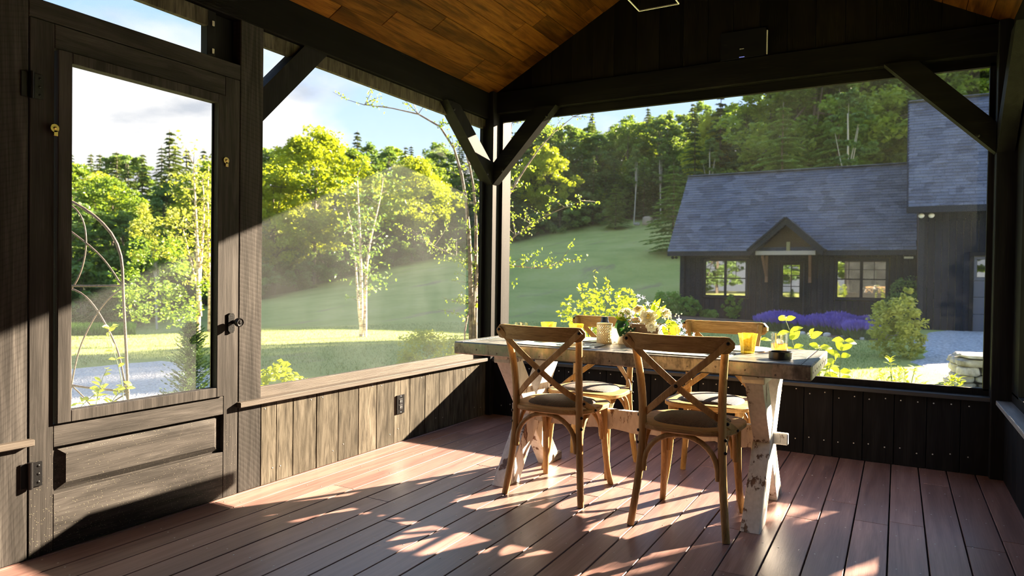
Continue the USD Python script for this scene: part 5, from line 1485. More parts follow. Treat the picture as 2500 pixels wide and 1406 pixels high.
for s in (-1, 1):
    part(ent, 'bracket', cat_([bar((gx_ + s * (hwid - .45), gy_ + .2, gze - .18), (gx_ + s * (hwid - .50), HY - .03, gze - .95), .09, .09, (1, 0, 0)), B(gx_ + s * (hwid - .50) - .05, gx_ + s * (hwid - .50) + .05, HY - .10, HY - .005, gze - 1.15, gze - .15)]), plain('bracket_brown', (.14, .075, .045), .7) if s < 0 else _mats['bracket_brown'])
    rows = 9
    sd = np.array([s * hwid, 0, gze - gzp]); Ls = np.linalg.norm(sd); sd /= Ls
    nr = np.array([-sd[2] * s, 0, sd[0] * s]); nr = nr if nr[2] > 0 else -nr
    base = np.array([gx_, (gy_ + 28.2) / 2, gzp]) + nr * .01
    part(ent, 'gable_roof', hullmesh([np.array([gx_, y, gzp]) + nr * h_ for y in (gy_ - .10, 27.75) for h_ in (0, .05)] + [np.array([gx_ + s * hwid * 1.03, y, gze - .03]) + nr * h_ for y in (gy_ - .10, 26.65) for h_ in (0, .05)]), M_trimh, smooth=False)
    tiles = []
    for i in range(rows):
        s0, s1 = i / rows, (i + 1) / rows
        yb_ = 27.75 - (27.75 - 26.65) * (s0 + s1) / 2
        y = gy_ - .10
        while y < yb_:
            w = .34 * rh.uniform(.6, 1.4); y1 = min(y + w, yb_)
            c0 = np.array([gx_, 0, gzp]) + sd * Ls * s0; c1 = np.array([gx_, 0, gzp]) + sd * Ls * (s1 + .02)
            tiles.append(hullmesh([c0 + nr * h_ + [0, yy, 0] for yy in (y + .004, y1 - .004) for h_ in (.045, .056)] + [c1 + nr * h_ + [0, yy, 0] for yy in (y + .004, y1 - .004) for h_ in (.045, .072)]))
            y = y1
    part(ent, 'shingles', cat_(tiles), M_shing, smooth=False, kind='stuff')

# taller wing at the drive
barn = thing('garage_wing', 'tall charcoal garage wing with steep blue grey shingle roof beside the drive', 'house', (0, 0, 0))
TYF, TYE, TZE = 25.21, 24.81, 3.51
vr = RT * (2300 - CX) / F - UP * (243 - CY) / F + FW
sl_ = vr[2] / vr[1]
tyr = (TZE - TYE * PK - EYE) / (sl_ - PK)
tzr = EYE + sl_ * tyr
shingle_roof(barn, .21, 6.6, TYE, TZE, tyr, tzr, .150, .36, 290)
part(barn, 'ridge_cap', bar((.21, tyr, tzr + .03), (6.6, tyr, tzr + .03), .24, .03, (0, 1, 0), .004), M_shing)
part(barn, 'back_roof', bar((3.4, tyr + .03, tzr - .08), (3.4, tyr + 3.6, tzr - 3.6 * PK), 6.4, .10, (1, 0, 0), .004), M_trimh)
part(barn, 'fascia', B(.21, 6.6, TYE - .03, TYE + .03, TZE - .20, TZE - .005, .005), M_trimh)
part(barn, 'rake_board', hullmesh([(x, y, z) for x in (.19, .24) for y, z in ((TYE - .02, TZE - .18), (TYE - .02, TZE + .01), (tyr, tzr + .02), (tyr, tzr - .22))]), M_trimh, smooth=False)
part(barn, 'soffit', B(.24, 6.6, TYE + .03, TYF + .02, TZE - .17, TZE - .15, 0), M_trimd)
part(barn, 'gable_wall', hullmesh([(x, y, z) for x in (.54, .58) for y, z in ((TYF, HZ - .1), (TYF, TZE + .3), (tyr, tzr - .15), (2 * tyr - TYF, TZE + .3), (2 * tyr - TYF, HZ - .1))]), wood('brown_siding', [(.2, (.030, .018, .014)), (.8, (.075, .045, .035))], 'z'), smooth=False)
gdx = at_y(2366, 700, TYF)[0]
bx = np.arange(.60, 6.6, .19)
for a in bx:
    z0 = HZ - .1 if a + .19 < gdx + .02 else (2.05 if a < gdx + 2.6 else HZ - .1)
    part(barn, 'board', B(a + .004, a + .186, TYF + rh.uniform(0, .008), TYF + .03, z0, TZE - .15, .003), M_side)
part(barn, 'board', B(bx[bx + .19 < gdx + .02][-1] + .19, gdx + .01, TYF, TYF + .03, HZ - .1, 2.06, .003), M_side)
part(barn, 'corner_board', B(.54, .70, TYF - .025, TYF + .05, HZ - .1, TZE - .15, .004), M_trimh)
g = part(barn, 'garage_door', cat_([B(gdx, gdx + .10, TYF - .03, TYF + .08, HZ, 2.06), B(gdx + 2.5, gdx + 2.6, TYF - .03, TYF + .08, HZ, 2.06), B(gdx, gdx + 2.6, TYF - .05, TYF + .08, 1.98, 2.10)]), M_trimd)
M_blue = plain('blue_grey_door', (.060, .070, .105), .5)
for z0, z1 in ((HZ + .02, .20), (.21, .72), (.73, 1.22)):
    part(g, 'panel', B(gdx + .11, gdx + 2.49, TYF + .03, TYF + .07, z0, z1, .01), M_blue)
part(g, 'panel', cat_([B(gdx + .11, gdx + 2.49, TYF + .03, TYF + .07, 1.23, 1.33, .01), B(gdx + .11, gdx + 2.49, TYF + .03, TYF + .07, 1.88, 1.97, .01), B(gdx + .11, gdx + .19, TYF + .03, TYF + .07, 1.33, 1.88, .01)]), M_blue)
for k in range(4):
    xw = gdx + .20 + k * .57
    part(g, 'pane', B(xw, xw + .52, TYF + .045, TYF + .05, 1.34, 1.87, 0), M_pane)
    part(g, 'muntin', cat_([B(xw + .25, xw + .27, TYF + .035, TYF + .055, 1.33, 1.88), B(xw, xw + .54, TYF + .035, TYF + .055, 1.595, 1.615), B(xw + .52, xw + .57, TYF + .03, TYF + .06, 1.33, 1.88)]), M_trimd)
part(barn, 'apron', B(gdx - .1, gdx + 2.7, TYF - .35, TYF, HZ - .1, HZ + .03, .01), plain('concrete', (.55, .56, .57), .8))
part(barn, 'flood_lamp', cat_([blob((.085, .085, .075), k, 2, .05).apply_translation([x, TYF - .14, 3.24]) for k, x in ((1, .60), (2, .87))]), plain('lamp_cap', (.75, .75, .72), .4))
part(barn, 'garage_interior', B(.7, 6.5, TYF + 1.8, TYF + 1.9, HZ, 3.2, 0), plain('garage_interior', (.45, .42, .36), .8))

# ------------------------------------------------------------------ garden
pr = np.random.default_rng(99)


def stems(r_, n, h, spread, r0, bend=.25, base_r=.05, kk=5):
    out = []
    for i in range(n):
        an = r_.uniform(0, 2 * np.pi); hh_ = h * r_.uniform(.65, 1.0); sp = spread * r_.uniform(.2, 1.0)
        d = np.array([math.cos(an), math.sin(an)])
        z = np.linspace(-.1, 1, kk)
        out.append(np.stack([d[0] * (base_r + sp * z ** 1.4) + r_.normal(0, .02 * h, kk) * z, d[1] * (base_r + sp * z ** 1.4) + r_.normal(0, .02 * h, kk) * z, hh_ * z], 1))
    return out


def shrub(name, lab, x, y, h, w, m, seed, per=46, L=.075, W=.045, n=60, group=None, twiggy=False, low=.15, cat='shrub'):
    r_ = np.random.default_rng(seed)
    t = thing(name, lab, cat, (x, y, gnd(x, y) - .02), r_.uniform(0, 360), 1.0, group)
    an, u = r_.uniform(0, 2 * np.pi, n), r_.uniform(0, 1, n)
    rad = w / 2 * np.sin(np.pi * (.18 + .72 * u)) ** .6 * r_.uniform(.35, 1, n) ** .5
    c = np.stack([rad * np.cos(an), rad * np.sin(an), h * (low + (1 - low) * u)], 1)
    part(t, 'foliage', cloud(r_, c, r_.uniform(.6, 1.1, n) * w * .13, per, L, W, up=.5, flat=.9), m, smooth=False, kind='stuff')
    part(t, 'stems', cat_([tube(p, np.linspace(.012, .004, len(p)) * h, 5) for p in stems(r_, 9, h * .9, w * .35, .01)]), M_twig, kind='stuff')
    return t


def onground(px, d):
    p = at(px, 690, d); return p[0], p[1]


for px_, d_, h_, w_, lab, m, sd in ((1686, 26.3, .72, .80, 'small round green shrub at the house corner nearest the lawn', M_shrub, 1), (1792, 26.3, .92, .98, 'round green shrub under the two left house windows', M_shrub, 2), (1845, 26.0, .38, .42, 'tiny green shrub between the round shrub and the entry door', M_shrub, 3),
                                    (2064, 25.6, .95, .95, 'round green shrub behind the lavender right of the entry', M_shrub, 4), (2140, 24.4, .75, .90, 'green shrub right of the round shrub under the blind window', M_shrub, 5), (1628, 26.8, .82, 1.25, 'spreading green shrub outside the corner of the house', M_shrub, 6), (1733, 26.2, .30, .60, 'low green plant at the foot of the house wall', M_shrub, 7),
                                    (2225, 22.5, 1.55, 1.5, 'dark loose shrub against the garage wing corner', M_hard2, 8)):
    x, y = onground(px_, d_)
    shrub('garden_shrub', lab, x, y, h_, w_, m, 100 + sd, 40, .085, .055, 60)
x, y = onground(2192, 13.2)
t = shrub('golden_shrub', 'tall golden green shrub between the lavender and the drive', x, y, 1.12, .95, M_golden, 131, 42, .075, .042, 85, low=.05)
x, y = onground(2205, 13.4)
shrub('golden_shrub', 'narrow leafy top shoot of the golden shrub', x, y, 1.38, .42, M_golden, 132, 40, .075, .042, 26, low=.30)
tag(stage.GetPrimAtPath('/World/golden_shrub_001'), 'narrow taller golden shrub rising out of the broad golden shrub')
x, y = onground(1465, 8.4)
t = shrub('flowering_shrub', 'sunlit lime shrub with pale flower tips behind the table', x, y, 1.30, 1.15, M_lime, 141, 26, .060, .036, 62, low=.18)
r_ = np.random.default_rng(5)
tips = [tube(np.array([(dx * .5, dy * .5, .7), (dx * .85, dy, 1.1), (dx, dy, h_)]), [.004, .003, .002], 5) for dx, dy, h_ in ((-.55, 0, 1.05), (-.42, .1, 1.30), (-.2, 0, 1.50), (-.05, .1, 1.45), (.18, 0, 1.50), (.34, .1, 1.56), (.48, 0, 1.42), (.55, .1, 1.25), (-.65, 0, .88))]
part(t, 'long_shoots', cat_(tips), M_twig, kind='stuff')
lv = []
for dx, dy, h_ in ((-.55, 0, 1.05), (-.42, .1, 1.30), (-.2, 0, 1.50), (-.05, .1, 1.45), (.18, 0, 1.50), (.34, .1, 1.56), (.48, 0, 1.42), (.55, .1, 1.25), (-.65, 0, .88)):
    for q_ in range(12):
        s = r_.uniform(.3, 1.0)
        lv.append((dx * (.5 + .5 * s) + r_.normal(0, .025), dy * s + r_.normal(0, .025), .7 + (h_ - .7) * s + r_.normal(0, .02)))
lv = np.array(lv)
part(t, 'shoot_leaves', diamonds(lv, r_.normal(size=lv.shape) + [0, 0, .3], r_.normal(size=lv.shape) * .5 + [0, 0, 1], .062, .038), M_lime, smooth=False, kind='stuff')
x, y = onground(1055, 10.0)
shrub('round_bush', 'low golden green bush below the left screen near the corner post', x, y, .62, 1.0, M_golden, 151, 60, .045, .022, 70, low=.1)
x, y = onground(668, 5.3)
shrub('leafy_bush', 'bright leaf tips showing over the sill beside the door post', x, y, .70, .60, M_lime, 152, 40, .055, .035, 34, low=.4)
for px_, d_, h_, w_, lab, sd in ((2200, 7.3, .64, .60, 'bright lime leafed plant below the large window', 161), (2332, 7.8, .42, .24, 'tiny lime leafed plant by the stone wall', 162), (2128, 7.0, .44, .22, 'small lime sprout beside the lime plant below the window', 163)):
    x, y = onground(px_, d_)
    t = thing('lime_plant', lab, 'plant', (x, y, gnd(x, y) - .02))
    r_ = np.random.default_rng(sd); nS = int(10 + w_ * 45)
    st_l = []
    for q_ in range(nS):
        an, ra = r_.uniform(0, 2 * np.pi), w_ / 2 * math.sqrt(r_.uniform(0, 1)); hh_ = h_ * (1 - .55 * (ra / (w_ / 2)) ** 2) * r_.uniform(.8, 1.05)
        b = np.array([ra * .4 * math.cos(an), ra * .4 * math.sin(an), 0]); e = np.array([ra * math.cos(an), ra * math.sin(an), hh_])
        st_l.append(tube(np.array([b, (b + e) / 2 + [0, 0, .04], e]), .003, 5))
        for k in range(6):
            a2 = an + k * 1.05 + r_.normal(0, .2); d_l = np.array([math.cos(a2), math.sin(a2), r_.uniform(.1, .8)]); d_l /= np.linalg.norm(d_l)
            part(t, 'leaf', leaf(e - [0, 0, .02 * (k % 3)], e - [0, 0, .02 * (k % 3)] + d_l * .075 * r_.uniform(.7, 1.2), (0, 0, 1), .030, .2, .2), M_lime, smooth=True)
    part(t, 'stems', cat_(st_l), M_stem, kind='stuff')

# hydrangea stems with big lime leaves just outside the large window
def stem_plant(lab, pts, d, seed, big=.055, flower_top=False):
    """pts: pixel path from the bottom up at distance d; leaves in pairs along it."""
    r_ = np.random.default_rng(seed)
    P_ = np.array([at(px_, py_, d + r_.normal(0, .04)) for px_, py_ in pts])
    b0 = P_[0]
    g_ = np.array([b0[0] + r_.normal(0, .04), b0[1], gnd(b0[0], b0[1]) - .02])
    path = spline(np.vstack([g_, P_]), 16)
    t = thing('lime_leaf_stem', lab, 'plant', g_)
    path = path - g_
    part(t, 'stem', tube(path, np.linspace(.005, .0025, len(path)), 6), M_stem)
    n = max(3, int(np.linalg.norm(P_[-1] - P_[0]) / .042))
    for k in range(n + 1):
        f = .25 + .75 * k / n
        c = path[int(f * (len(path) - 1))]
        for s in (-1, 1):
            an = r_.uniform(0, 2 * np.pi) if k % 2 else s * 1.2
            dd = np.array([s * math.cos(an * .4), math.sin(an) * .6, r_.uniform(-.25, .55)]); dd /= np.linalg.norm(dd)
            part(t, 'leaf', leaf(c, c + dd * big * 1.35 * r_.uniform(.8, 1.4), (r_.normal(0, .4), -.9, .7), big * .80, .22, .25), M_lime, smooth=True)
    if flower_top:
        for k in range(7):
            p0 = path[-1] + r_.normal(0, .014, 3) + [0, 0, .015]
            part(t, 'blossom', cat_([leaf(p0, p0 + np.array([math.cos(q_ * 1.57), math.sin(q_ * 1.57), .4]) * .014, (0, 0, 1), .012, .2, .2) for q_ in range(4)]), M_petal, smooth=True)
    return t


stem_plant('tall lime leaf stem with a pale tip behind the whisky tumbler', [(1945, 900), (1938, 850), (1925, 800), (1918, 782)], 6.2, 1, .075, True)
stem_plant('lime leaf stem with white blossom just beyond the table end', [(1975, 910), (1972, 860), (1980, 825)], 6.0, 2, .085, True)
stem_plant('lime leaf stem leaning beyond the table corner', [(2010, 920), (2020, 880), (2000, 850)], 6.0, 3, .085, True)
stem_plant('lime leaf stem standing clear of the table to its window side', [(2050, 925), (2052, 880), (2060, 840), (2062, 832)], 6.1, 4, .085)
stem_plant('short lime leaf stem low beside the table corner', [(2030, 925), (2025, 900), (2040, 880)], 5.9, 5, .080)
stem_plant('drooping lime leaf stem under the table corner', [(2005, 930), (1998, 905), (2015, 890)], 5.9, 6, .080)
stem_plant('lime leaf stem showing between the two chairs on the window side', [(1840, 900), (1845, 860), (1855, 830)], 6.2, 7, .070)
t = thing('garden_stake', 'thin dark metal stake in the lawn beside the lime stems', 'stake', (*at(2065, 690, 6.3)[:2], -.32))
part(t, 'rod', tube([(0, 0, 0), (0, 0, .44)], .004, 6), M_black_iron)
part(t, 'cap', dome((0, 0, .44), .010, (0, 0, 1), 1.2, 8), M_black_iron)

# lavender
M_lav = leafmat('lavender_spike', (.13, .09, .46), (.25, .19, .66), .25, tcol=(.9, .8, 1.2))
M_lavg = leafmat('lavender_leaf', (.09, .15, .07), (.17, .23, .12), .25)
r_ = np.random.default_rng(17)
t = thing('lavender_clump', 'lavender clump in the blue flower bank before the house', 'lavender', (0, 0, 0), 0, 1.0, 'lavender clumps before the house')
n = 240
an, ra = r_.uniform(0, 2 * np.pi, n), .36 * np.sqrt(r_.uniform(0, 1, n))
tp = np.stack([ra * np.cos(an), ra * np.sin(an), .34 + .10 * (1 - (ra / .36) ** 2) + r_.normal(0, .03, n)], 1)
ax_ = np.stack([np.cos(an) * ra, np.sin(an) * ra, np.full(n, .6)], 1)
part(t, 'flower_spikes', cat_([diamonds(tp + [0, 0, .0], ax_, np.stack([np.sin(an), np.cos(an), an * 0], 1), .15, .035), diamonds(tp - [0, 0, .02], ax_, np.stack([np.cos(an), np.sin(an), an * 0], 1), .15, .035)]), M_lav, smooth=False, kind='stuff')
lc = np.stack([ra * np.cos(an), ra * np.sin(an), r_.uniform(.02, .28, n)], 1)
part(t, 'foliage', diamonds(np.vstack([lc, lc * [.8, .8, .7]]), np.vstack([ax_, ax_]), r_.normal(size=(2 * n, 3)), .20, .022), M_lavg, smooth=False, kind='stuff')
lav0 = t
spots = [(1882 + 26 * k, 20.3 - .26 * k) for k in range(9)] + [(2000 + 24 * k, 22.3 - .25 * k) for k in range(6)] + [(2098, 17.6), (2118, 17.9), (1895, 22.2), (1918, 22.0)]
for k, (px_, d_) in enumerate(spots):
    x, y = onground(px_ + r_.normal(0, 3), d_)
    put(lav0, state, x, y, r_.uniform(0, 360), r_.uniform(.9, 1.15))


def rock(name, lab, cat, x, y, z, size, seed, m, group=None, rot=0, sub=3, amp=.22):
    b = blob(np.array(size) / 2, seed, sub, amp, 1.3)
    v = b.vertices
    v = np.sign(v) * np.abs(v / (np.array(size) / 2)) ** .72 * (np.array(size) / 2)
    b = trimesh.Trimesh(v, b.faces, process=False)
    if rot:
        b.apply_transform(trimesh.transformations.rotation_matrix(math.radians(rot), [0, 0, 1]))
    b.apply_translation([x, y, z + size[2] / 2])
    return single(name, b, m, lab, cat, group, smooth=40)


M_stone = mat('field_stone', {'tc': ('texture_coordinate', {}), 'oi': ('object_info', {}), 'n': ('noise_texture', {'scale': 9.0, 'detail': 8.0, 'roughness': .65}), 'r': ('rgb_ramp', {'ramp': [(.3, (.16, .14, .12)), (.5, (.36, .33, .30)), (.7, (.52, .50, .48))]}), 'v': ('map_range', {'to_min': .8, 'to_max': 1.2}), 'h': ('hsv', {}), 'b': ('bump', {'strength': .7, 'distance': .02}), 'p': ('principled_bsdf', {'roughness': .8})},
              [('tc.object', 'n.vector'), ('n.fac', 'r.fac'), ('oi.random', 'v.value'), ('v.result', 'h.value'), ('r.color', 'h.color'), ('h.color', 'p.base_color'), ('n.fac', 'b.height'), ('b.normal', 'p.normal')])
M_white_stone = plain('white_stone', (.42, .41, .40), .8)
for k, (px_, d_, s_) in enumerate(((1962, 18.9, .20), (1978, 18.7, .14), (2022, 18.3, .24), (2062, 18.0, .16), (2080, 17.7, .26), (2108, 17.4, .18))):
    x, y = onground(px_, d_)
    rock('edging_stone', 'pale stone edging the lavender bed on the lawn side', 'stone', x, y, gnd(x, y) - .04, (s_ * .8, s_ * .6, s_ * .6), 200 + k, M_white_stone, 'pale stones edging the lavender bed', sub=2)
# dry stone wall: courses of individual stones
wst = thing('stone_wall', 'dry stacked field stone wall at the edge of the gravel drive', 'wall', (0, 0, 0))
r_ = np.random.default_rng(44)
a0 = at_z(2334, 948, -.30); a0[2] = -.34
ax_, ay_ = unit([1.0, .12, 0]), unit([-.12, 1.0, 0])
zc = 0.0
for c_ in range(5):
    hgt_ = (.12, .10, .13, .10, .05)[c_]
    for row in range(3):
        u = -.02 + .02 * c_ + r_.uniform(-.04, .04)
        while u < 2.4:
            ln = r_.uniform(.22, .55) if c_ < 4 else r_.uniform(.45, .8)
            dp = .26
            b = blob((ln / 2, dp / 2, hgt_ / 2 * 1.08), int(r_.integers(1e6)), 3, .34, 1.7)
            v = b.vertices / np.array([ln / 2, dp / 2, hgt_ / 2])
            b.vertices = np.sign(v) * np.abs(v) ** .5 * np.array([ln / 2, dp / 2, hgt_ / 2])
            M_ = np.eye(4); M_[:3, 0], M_[:3, 1] = ax_, ay_
            M_[:3, 3] = a0 + ax_ * (u + ln / 2) + ay_ * (row * .25 + .12 - .02 * c_ + r_.normal(0, .012)) + [0, 0, zc + hgt_ / 2 + r_.normal(0, .004)]
            part(wst, 'stone', b.apply_transform(M_), M_stone, smooth=40)
            u += ln + .012
    zc += hgt_
# boulder and bench on the lawn crest
x, y = onground(1578, 64.5)
rock('boulder', 'large rounded boulder on the crest of the lawn', 'boulder', x, y, gnd(x, y) - .15, (.95, .8, .95), 300, plain('tan_stone', (.36, .29, .22), .8))
x, y = onground(1553, 64.5)
rock('rock', 'small pale rock on the lawn crest beside the boulder', 'rock', x, y, gnd(x, y) - .06, (.55, .4, .32), 301, M_stone)
x, y = onground(1600, 63.8)
t = thing('bench', 'grey slab bench beside the boulder on the lawn crest', 'bench', (x, y, gnd(x, y) - .03), -60)
part(t, 'seat_slab', B(-.85, .85, -.25, .25, .40, .52, .02), M_stone)
part(t, 'support', B(-.65, -.40, -.2, .2, 0, .40, .02), M_stone)
part(t, 'support', B(.40, .65, -.2, .2, 0, .40, .02), M_stone)

# birches
def branch_tree(name, lab, loc, paths, m_bark, leafs, lm, L, W, seed, group=None, twig_n=0, cat='tree', twig_len=.5):
    """paths: list of (points relative to loc, r0, r1)."""
    r_ = np.random.default_rng(seed)
    t = thing(name, lab, cat, loc, 0, None, group)
    tw, C = [], []
    for pts, r0, r1 in paths:
        p = spline(pts, 14)
        part(t, 'stem', tube(p, np.linspace(r0, r1, 14), 8), m_bark, smooth=50)
        for k in range(twig_n):
            i = r_.integers(4, 14); b = p[min(i, 13)]
            d = r_.normal(size=3); d[2] = abs(d[2]) * .6; d /= np.linalg.norm(d)
            e = b + d * twig_len * r_.uniform(.5, 1.2)
            mid = (b + e) / 2 + r_.normal(0, .05 * twig_len, 3)
            tw.append(tube(np.array([b, mid, e]), [r1 * .9 + .002, .003, .0015], 5))
            for q_ in range(leafs):
                s = r_.uniform(.2, 1.05); C.append((b + (e - b) * s) + r_.normal(0, .06 * twig_len, 3))
    if tw:
        part(t, 'twigs', cat_(tw), M_twig, kind='stuff')
    C = np.array(C)
    part(t, 'foliage', diamonds(C, r_.normal(size=C.shape) + [0, 0, -.5], r_.normal(size=C.shape) * .8 + [0, 0, .6], L * r_.uniform(.7, 1.3, len(C)), W), lm, smooth=False, kind='stuff')
    return t


def rel(loc, pl, d):
    return [at(px_, py_, d + dd) - loc for px_, py_, dd in pl]


M_river = mat('river_birch_bark', {'tc': ('texture_coordinate', {}), 'n': ('noise_texture', {'scale': 14.0, 'detail': 6.0, 'roughness': .65}), 'r': ('rgb_ramp', {'ramp': [(.36, (.05, .035, .03)), (.5, (.14, .09, .07)), (.68, (.36, .28, .23))]}), 'p': ('principled_bsdf', {'roughness': .75})}, [('tc.object', 'n.vector'), ('n.fac', 'r.fac'), ('r.color', 'p.base_color')])
x, y = onground(1158, 8.6); g0 = np.array([x, y, gnd(x, y)])
branch_tree('river_birch', 'multi stemmed birch with peeling bark just outside the corner post', g0, [
    ([(0, 0, -.1)] + rel(g0, [(1150, 760, 0), (1146, 600, 0), (1128, 430, .1), (1075, 310, .2), (1010, 275, .3), (890, 256, .3)], 8.6), .042, .004),
    ([(0.05, 0, -.1)] + rel(g0, [(1160, 760, 0), (1162, 600, .1), (1150, 420, .1), (1120, 320, .1), (1090, 250, .2)], 8.6), .040, .005),
    ([(0.02, .05, -.1)] + rel(g0, [(1165, 700, .2), (1200, 560, .3), (1270, 430, .4), (1345, 330, .5), (1400, 285, .5)], 8.6), .034, .004),
    ([(0.02, .05, -.1)] + rel(g0, [(1170, 720, .2), (1215, 620, .2), (1300, 545, .3), (1420, 490, .4)], 8.6), .022, .003),
    ([(0.0, .0, .3)] + rel(g0, [(1180, 690, .2), (1240, 650, .3), (1320, 655, .3), (1365, 640, .3)], 8.6), .016, .003),
    ([(0.0, .0, .3)] + rel(g0, [(1140, 640, .1), (1080, 610, .2), (1010, 570, .3)], 8.6), .016, .003),
    ([(0.02, .02, .6)] + rel(g0, [(1215, 480, .2), (1240, 380, .3), (1250, 300, .3)], 8.6), .020, .004),
], M_river, 13, M_hard, .040, .026, 71, twig_n=26, twig_len=.36)
x, y = onground(885, 17.0); g0 = np.array([x, y, gnd(x, y)])
branch_tree('birch_clump', 'three stemmed pale birch clump standing alone on the open lawn', g0, [
    ([(-.03, 0, -.1)] + rel(g0, [(882, 700, 0), (878, 560, 0), (872, 430, .1)], 17), .055, .010), ([(.10, 0, -.1)] + rel(g0, [(893, 700, .1), (902, 600, .1), (925, 500, .2), (935, 440, .2)], 17), .045, .008),
    ([(-.06, .1, -.1)] + rel(g0, [(872, 700, .1), (864, 600, .2), (850, 520, .2)], 17), .035, .008)], M_birch, 8, M_hard2, .10, .06, 72, twig_n=30, twig_len=.75)  # darker leaf stands in for the shade over this clump
for k, (px_, d_, lab) in enumerate(((484, 20, 'pale birch with sparse yellow leaves seen through the door'), (512, 21, 'pale birch beside the other birch, nearest the door frame'))):
    x, y = onground(px_, d_); g0 = np.array([x, y, gnd(x, y)])
    branch_tree('young_birch', lab, g0, [([(0, 0, -.1)] + rel(g0, [(px_, 700, 0), (px_ - 4, 560, 0), (px_ - 12 + 10 * k, 400, .1)], d_), .07, .012), ([(.1, 0, .5)] + rel(g0, [(px_ + 6, 650, .1), (px_ + 14, 520, .2), (px_ + 10, 440, .3)], d_), .05, .01), ([(.0, .1, .8)] + rel(g0, [(px_ - 22, 620, .1), (px_ - 45, 530, .2)], d_), .03, .008)], M_birch, 9, M_golden, .12, .075, 80 + k, twig_n=30, twig_len=.9)
x, y = onground(395, 19); shrub('understory_shrub', 'loose pale green understory shrub beyond the lawn seen through the door', x, y, 2.6, 2.4, M_hard, 171, 44, .10, .06, 60)
x, y = onground(380, 21); branch = shrub('understory_shrub', 'sunlit lime sapling crown above the understory shrub', x, y, 3.9, 1.5, M_golden, 172, 40, .11, .065, 40, low=.6)
# undergrowth along the wood edge: separate bushes
und = hardwood('undergrowth_bush', 'dark green undergrowth bush along the edge of the woods', 'bush', 'undergrowth bushes along the wood edge', 91, 2.6, 2.0, .04, 60, 46, M_hard2, .26, .16, n_limb=5)
px = -120.0
ur = np.random.default_rng(15)
while px < 1420:
    dE = np.interp(px, edge_px, edge_d)
    if not (1120 < px < 1240):
        x, y = onground(px + ur.normal(0, 8), dE + ur.uniform(.6, 2.5))
        put(und, state, x, y, ur.uniform(0, 360), ur.uniform(.6, 1.25) * (.8 if px < 400 else 1))
    px += 1679 / dE * 2.3
# tall grass at the foot of the woods seen through the door
gr_ = np.random.default_rng(19)
n = 9000
pxs, ds = gr_.uniform(60, 330, n), gr_.uniform(20.5, 23.5, n)
P0 = np.array([at(a, 690, b) for a, b in zip(pxs, ds)])
zz = map_coordinates(gz, [(P0[:, 0] - GX[0]) / GS, (P0[:, 1] - GY[0]) / GS], order=1)
hh_ = gr_.uniform(.15, .42, n)
single('meadow_grass', diamonds(np.stack([P0[:, 0], P0[:, 1], zz + hh_ / 2], 1), np.stack([gr_.normal(0, .2, n), gr_.normal(0, .2, n), np.ones(n)], 1), gr_.normal(size=(n, 3)), hh_ * 1.2, .03), M_shrub, 'tall meadow grass at the foot of the woods', 'grass', kind='stuff', smooth=False)
# lawn blades near the porch
n = 60000
an, rr_ = gr_.uniform(-1.25, .30, n), 5.2 + 17 * gr_.uniform(0, 1, n) ** .8
X_, Y_ = rr_ * np.sin(an), rr_ * np.cos(an)
okb = ~((X_ > -3.3) & (X_ < 1.2) & (Y_ < 5.4)) & ~((X_ > .1) & (Y_ > 5)) & ~((X_ < -5.2) & (X_ > -11) & (Y_ < 7.2)) & ~((Y_ > 19.2) & (X_ > -5))
X_, Y_ = X_[okb], Y_[okb]; n = len(X_)
zz = map_coordinates(gz, [(X_ - GX[0]) / GS, (Y_ - GY[0]) / GS], order=1)
hh_ = gr_.uniform(.025, .055, n)
M_blade = leafmat('grass_blade', (.12, .20, .070), (.22, .31, .12), .35)
single('lawn_grass', diamonds(np.stack([X_, Y_, zz + hh_ * .4], 1), np.stack([gr_.normal(0, .35, n), gr_.normal(0, .35, n), np.ones(n)], 1), gr_.normal(size=(n, 3)), hh_ * 1.2, .011), M_blade, 'short lawn grass around the porch', 'grass', kind='stuff', smooth=False)

# cedar beside the door
x, y = onground(468, 6.9); t = thing('cedar_shrub', 'feathery young cedar beside the screen door frame', 'shrub', (x, y, gnd(x, y) - .02))
r_ = np.random.default_rng(23)
C, A, N, S = [], [], [], []
for lv in range(26):
    f = lv / 26; z = .03 + .92 * f; R = .27 * (1 - f) ** .7 + .03
    for b in range(11):
        an = r_.uniform(0, 2 * np.pi); d = np.array([math.cos(an), math.sin(an), .75]); RR = R * r_.uniform(.6, 1.2)
        for q_ in range(7):
            c = np.array([0, 0, z]) + d * RR * (q_ + .5) / 7
            s_ = np.array([-d[1], d[0], 0])
            for sg in (-1, 0, 1):
                C.append(c + s_ * sg * .030 * (1 - q_ / 8) + r_.normal(0, .004, 3)); A.append(d + s_ * sg * .9); N.append(r_.normal(size=3) * .3 + [d[0], d[1], -.2]); S.append(r_.uniform(.7, 1.2))
part(t, 'foliage', diamonds(np.array(C), np.array(A), np.array(N), .042 * np.array(S), .013 * np.array(S)), leafmat('cedar_spray', (.030, .075, .040), (.085, .15, .075), .2), smooth=False, kind='stuff')
part(t, 'trunk', tube([(0, 0, 0), (0, 0, .8)], [.014, .004], 6), M_bark)

# garden arch of bent iron with a vine
M_rust = mat('rusted_iron', {'n': ('noise_texture', {'scale': 60.0, 'detail': 4.0}), 'r': ('rgb_ramp', {'ramp': [(.3, (.05, .035, .03)), (.7, (.13, .095, .085))]}), 'p': ('principled_bsdf', {'roughness': .7, 'metallic': .2})}, [('n.fac', 'r.fac'), ('r.color', 'p.base_color')])
dT = 5.6
g0 = at(240, 970, dT); g0[2] = gnd(g0[0], g0[1])
t = thing('garden_arch', 'rusty iron garden arch with crossing hoops outside the screen door', 'arch', g0)


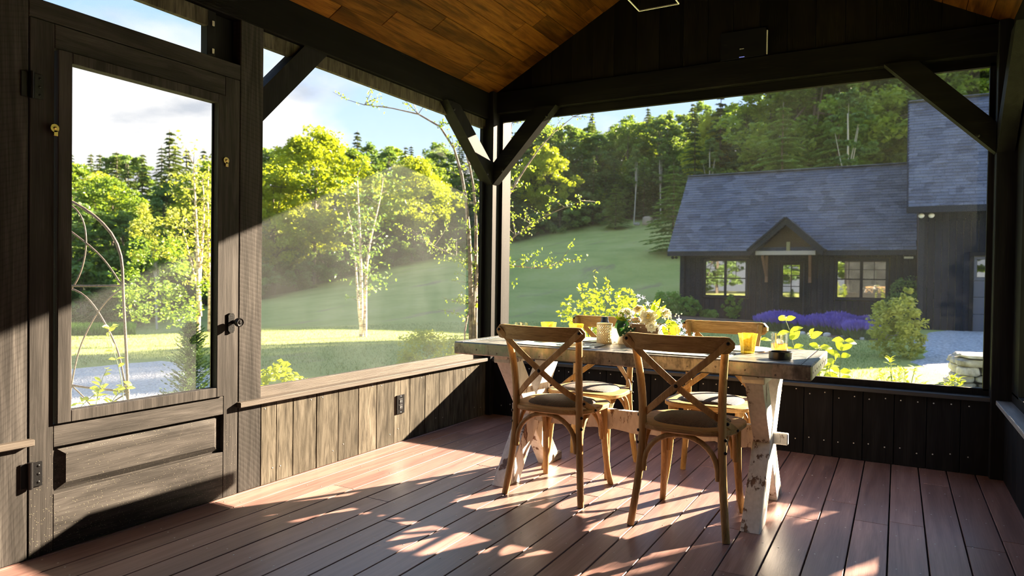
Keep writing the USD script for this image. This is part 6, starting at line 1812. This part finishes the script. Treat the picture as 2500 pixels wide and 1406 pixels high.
def q3(pl, r, d=dT):
    p = spline([at(a, b, d + (c_[0] if c_ else 0)) - g0 for a, b, *c_ in pl], 24)
    return tube(p, r, 8)


part(t, 'post', cat_([q3([(316, 1050), (312, 940), (303, 760), (300, 690), (296, 630), (278, 580), (240, 535), (190, 500), (140, 478), (90, 470)], .0115)]), M_rust, smooth=50)
part(t, 'post', q3([(168, 1060, .5), (172, 960, .5), (169, 760, .5), (165, 600, .5), (150, 520, .5), (110, 480, .5)], .009), M_rust, smooth=50)
part(t, 'hoop', q3([(166, 497), (196, 525), (210, 580), (206, 630), (190, 680), (168, 712)], .0065), M_rust, smooth=50)
part(t, 'hoop', q3([(140, 540), (200, 585), (250, 630), (280, 670), (298, 698)], .007), M_rust, smooth=50)
part(t, 'crossbar', q3([(120, 697), (200, 698), (302, 697)], .0085), M_rust, smooth=50)
part(t, 'hoop', q3([(168, 704), (210, 725), (240, 762), (262, 800), (285, 850), (300, 910), (309, 965), (320, 1000)], .0075), M_rust, smooth=50)
part(t, 'hoop', q3([(302, 702), (260, 735), (225, 785), (195, 850), (180, 910), (172, 960), (170, 1000)], .0065), M_rust, smooth=50)
part(t, 'crossbar', q3([(150, 934), (175, 940), (250, 950), (316, 958)], .0085), M_rust, smooth=50)
part(t, 'hoop', q3([(175, 942), (205, 970), (230, 1000)], .006), M_rust, smooth=50)
part(t, 'hoop', q3([(312, 960), (290, 972), (260, 995)], .006), M_rust, smooth=50)
v = thing('vine', 'lime leafed vine climbing the lower hoops of the garden arch', 'vine', g0)
r_ = np.random.default_rng(12)
vp = [[(225, 1030), (240, 960), (248, 930), (262, 900)], [(190, 1030), (205, 985), (235, 960), (250, 945)], [(300, 1030), (300, 960), (285, 880), (266, 815), (275, 795)], [(275, 1010), (285, 965), (305, 950), (328, 940)], [(170, 1030), (172, 1000), (168, 985)]]
for pl in vp:
    p = spline([at(a, b, dT - .12 + r_.normal(0, .05)) - g0 for a, b in pl], 16)
    part(v, 'stem', tube(p, np.linspace(.004, .002, 16), 5), M_stem)
    for k in range(13):
        c = p[3 + int(r_.integers(0, 13))]
        dd = r_.normal(size=3); dd[2] = abs(dd[2]) * .5; dd /= np.linalg.norm(dd)
        part(v, 'leaf', leaf(c, c + dd * r_.uniform(.05, .085), r_.normal(size=3) * .4 + [.5, -.3, .8], r_.uniform(.026, .042), .2, .2), M_lime, smooth=True)

# lilac added out of view by the end wall to filter the low sun
x, y = 2.1, 7.2
shrub('lilac_shrub', 'loose leafy lilac added out of view outside the end wall to filter sun', x, y, 2.6, 1.6, M_shrub, 191, 44, .085, .060, 80, low=.12)
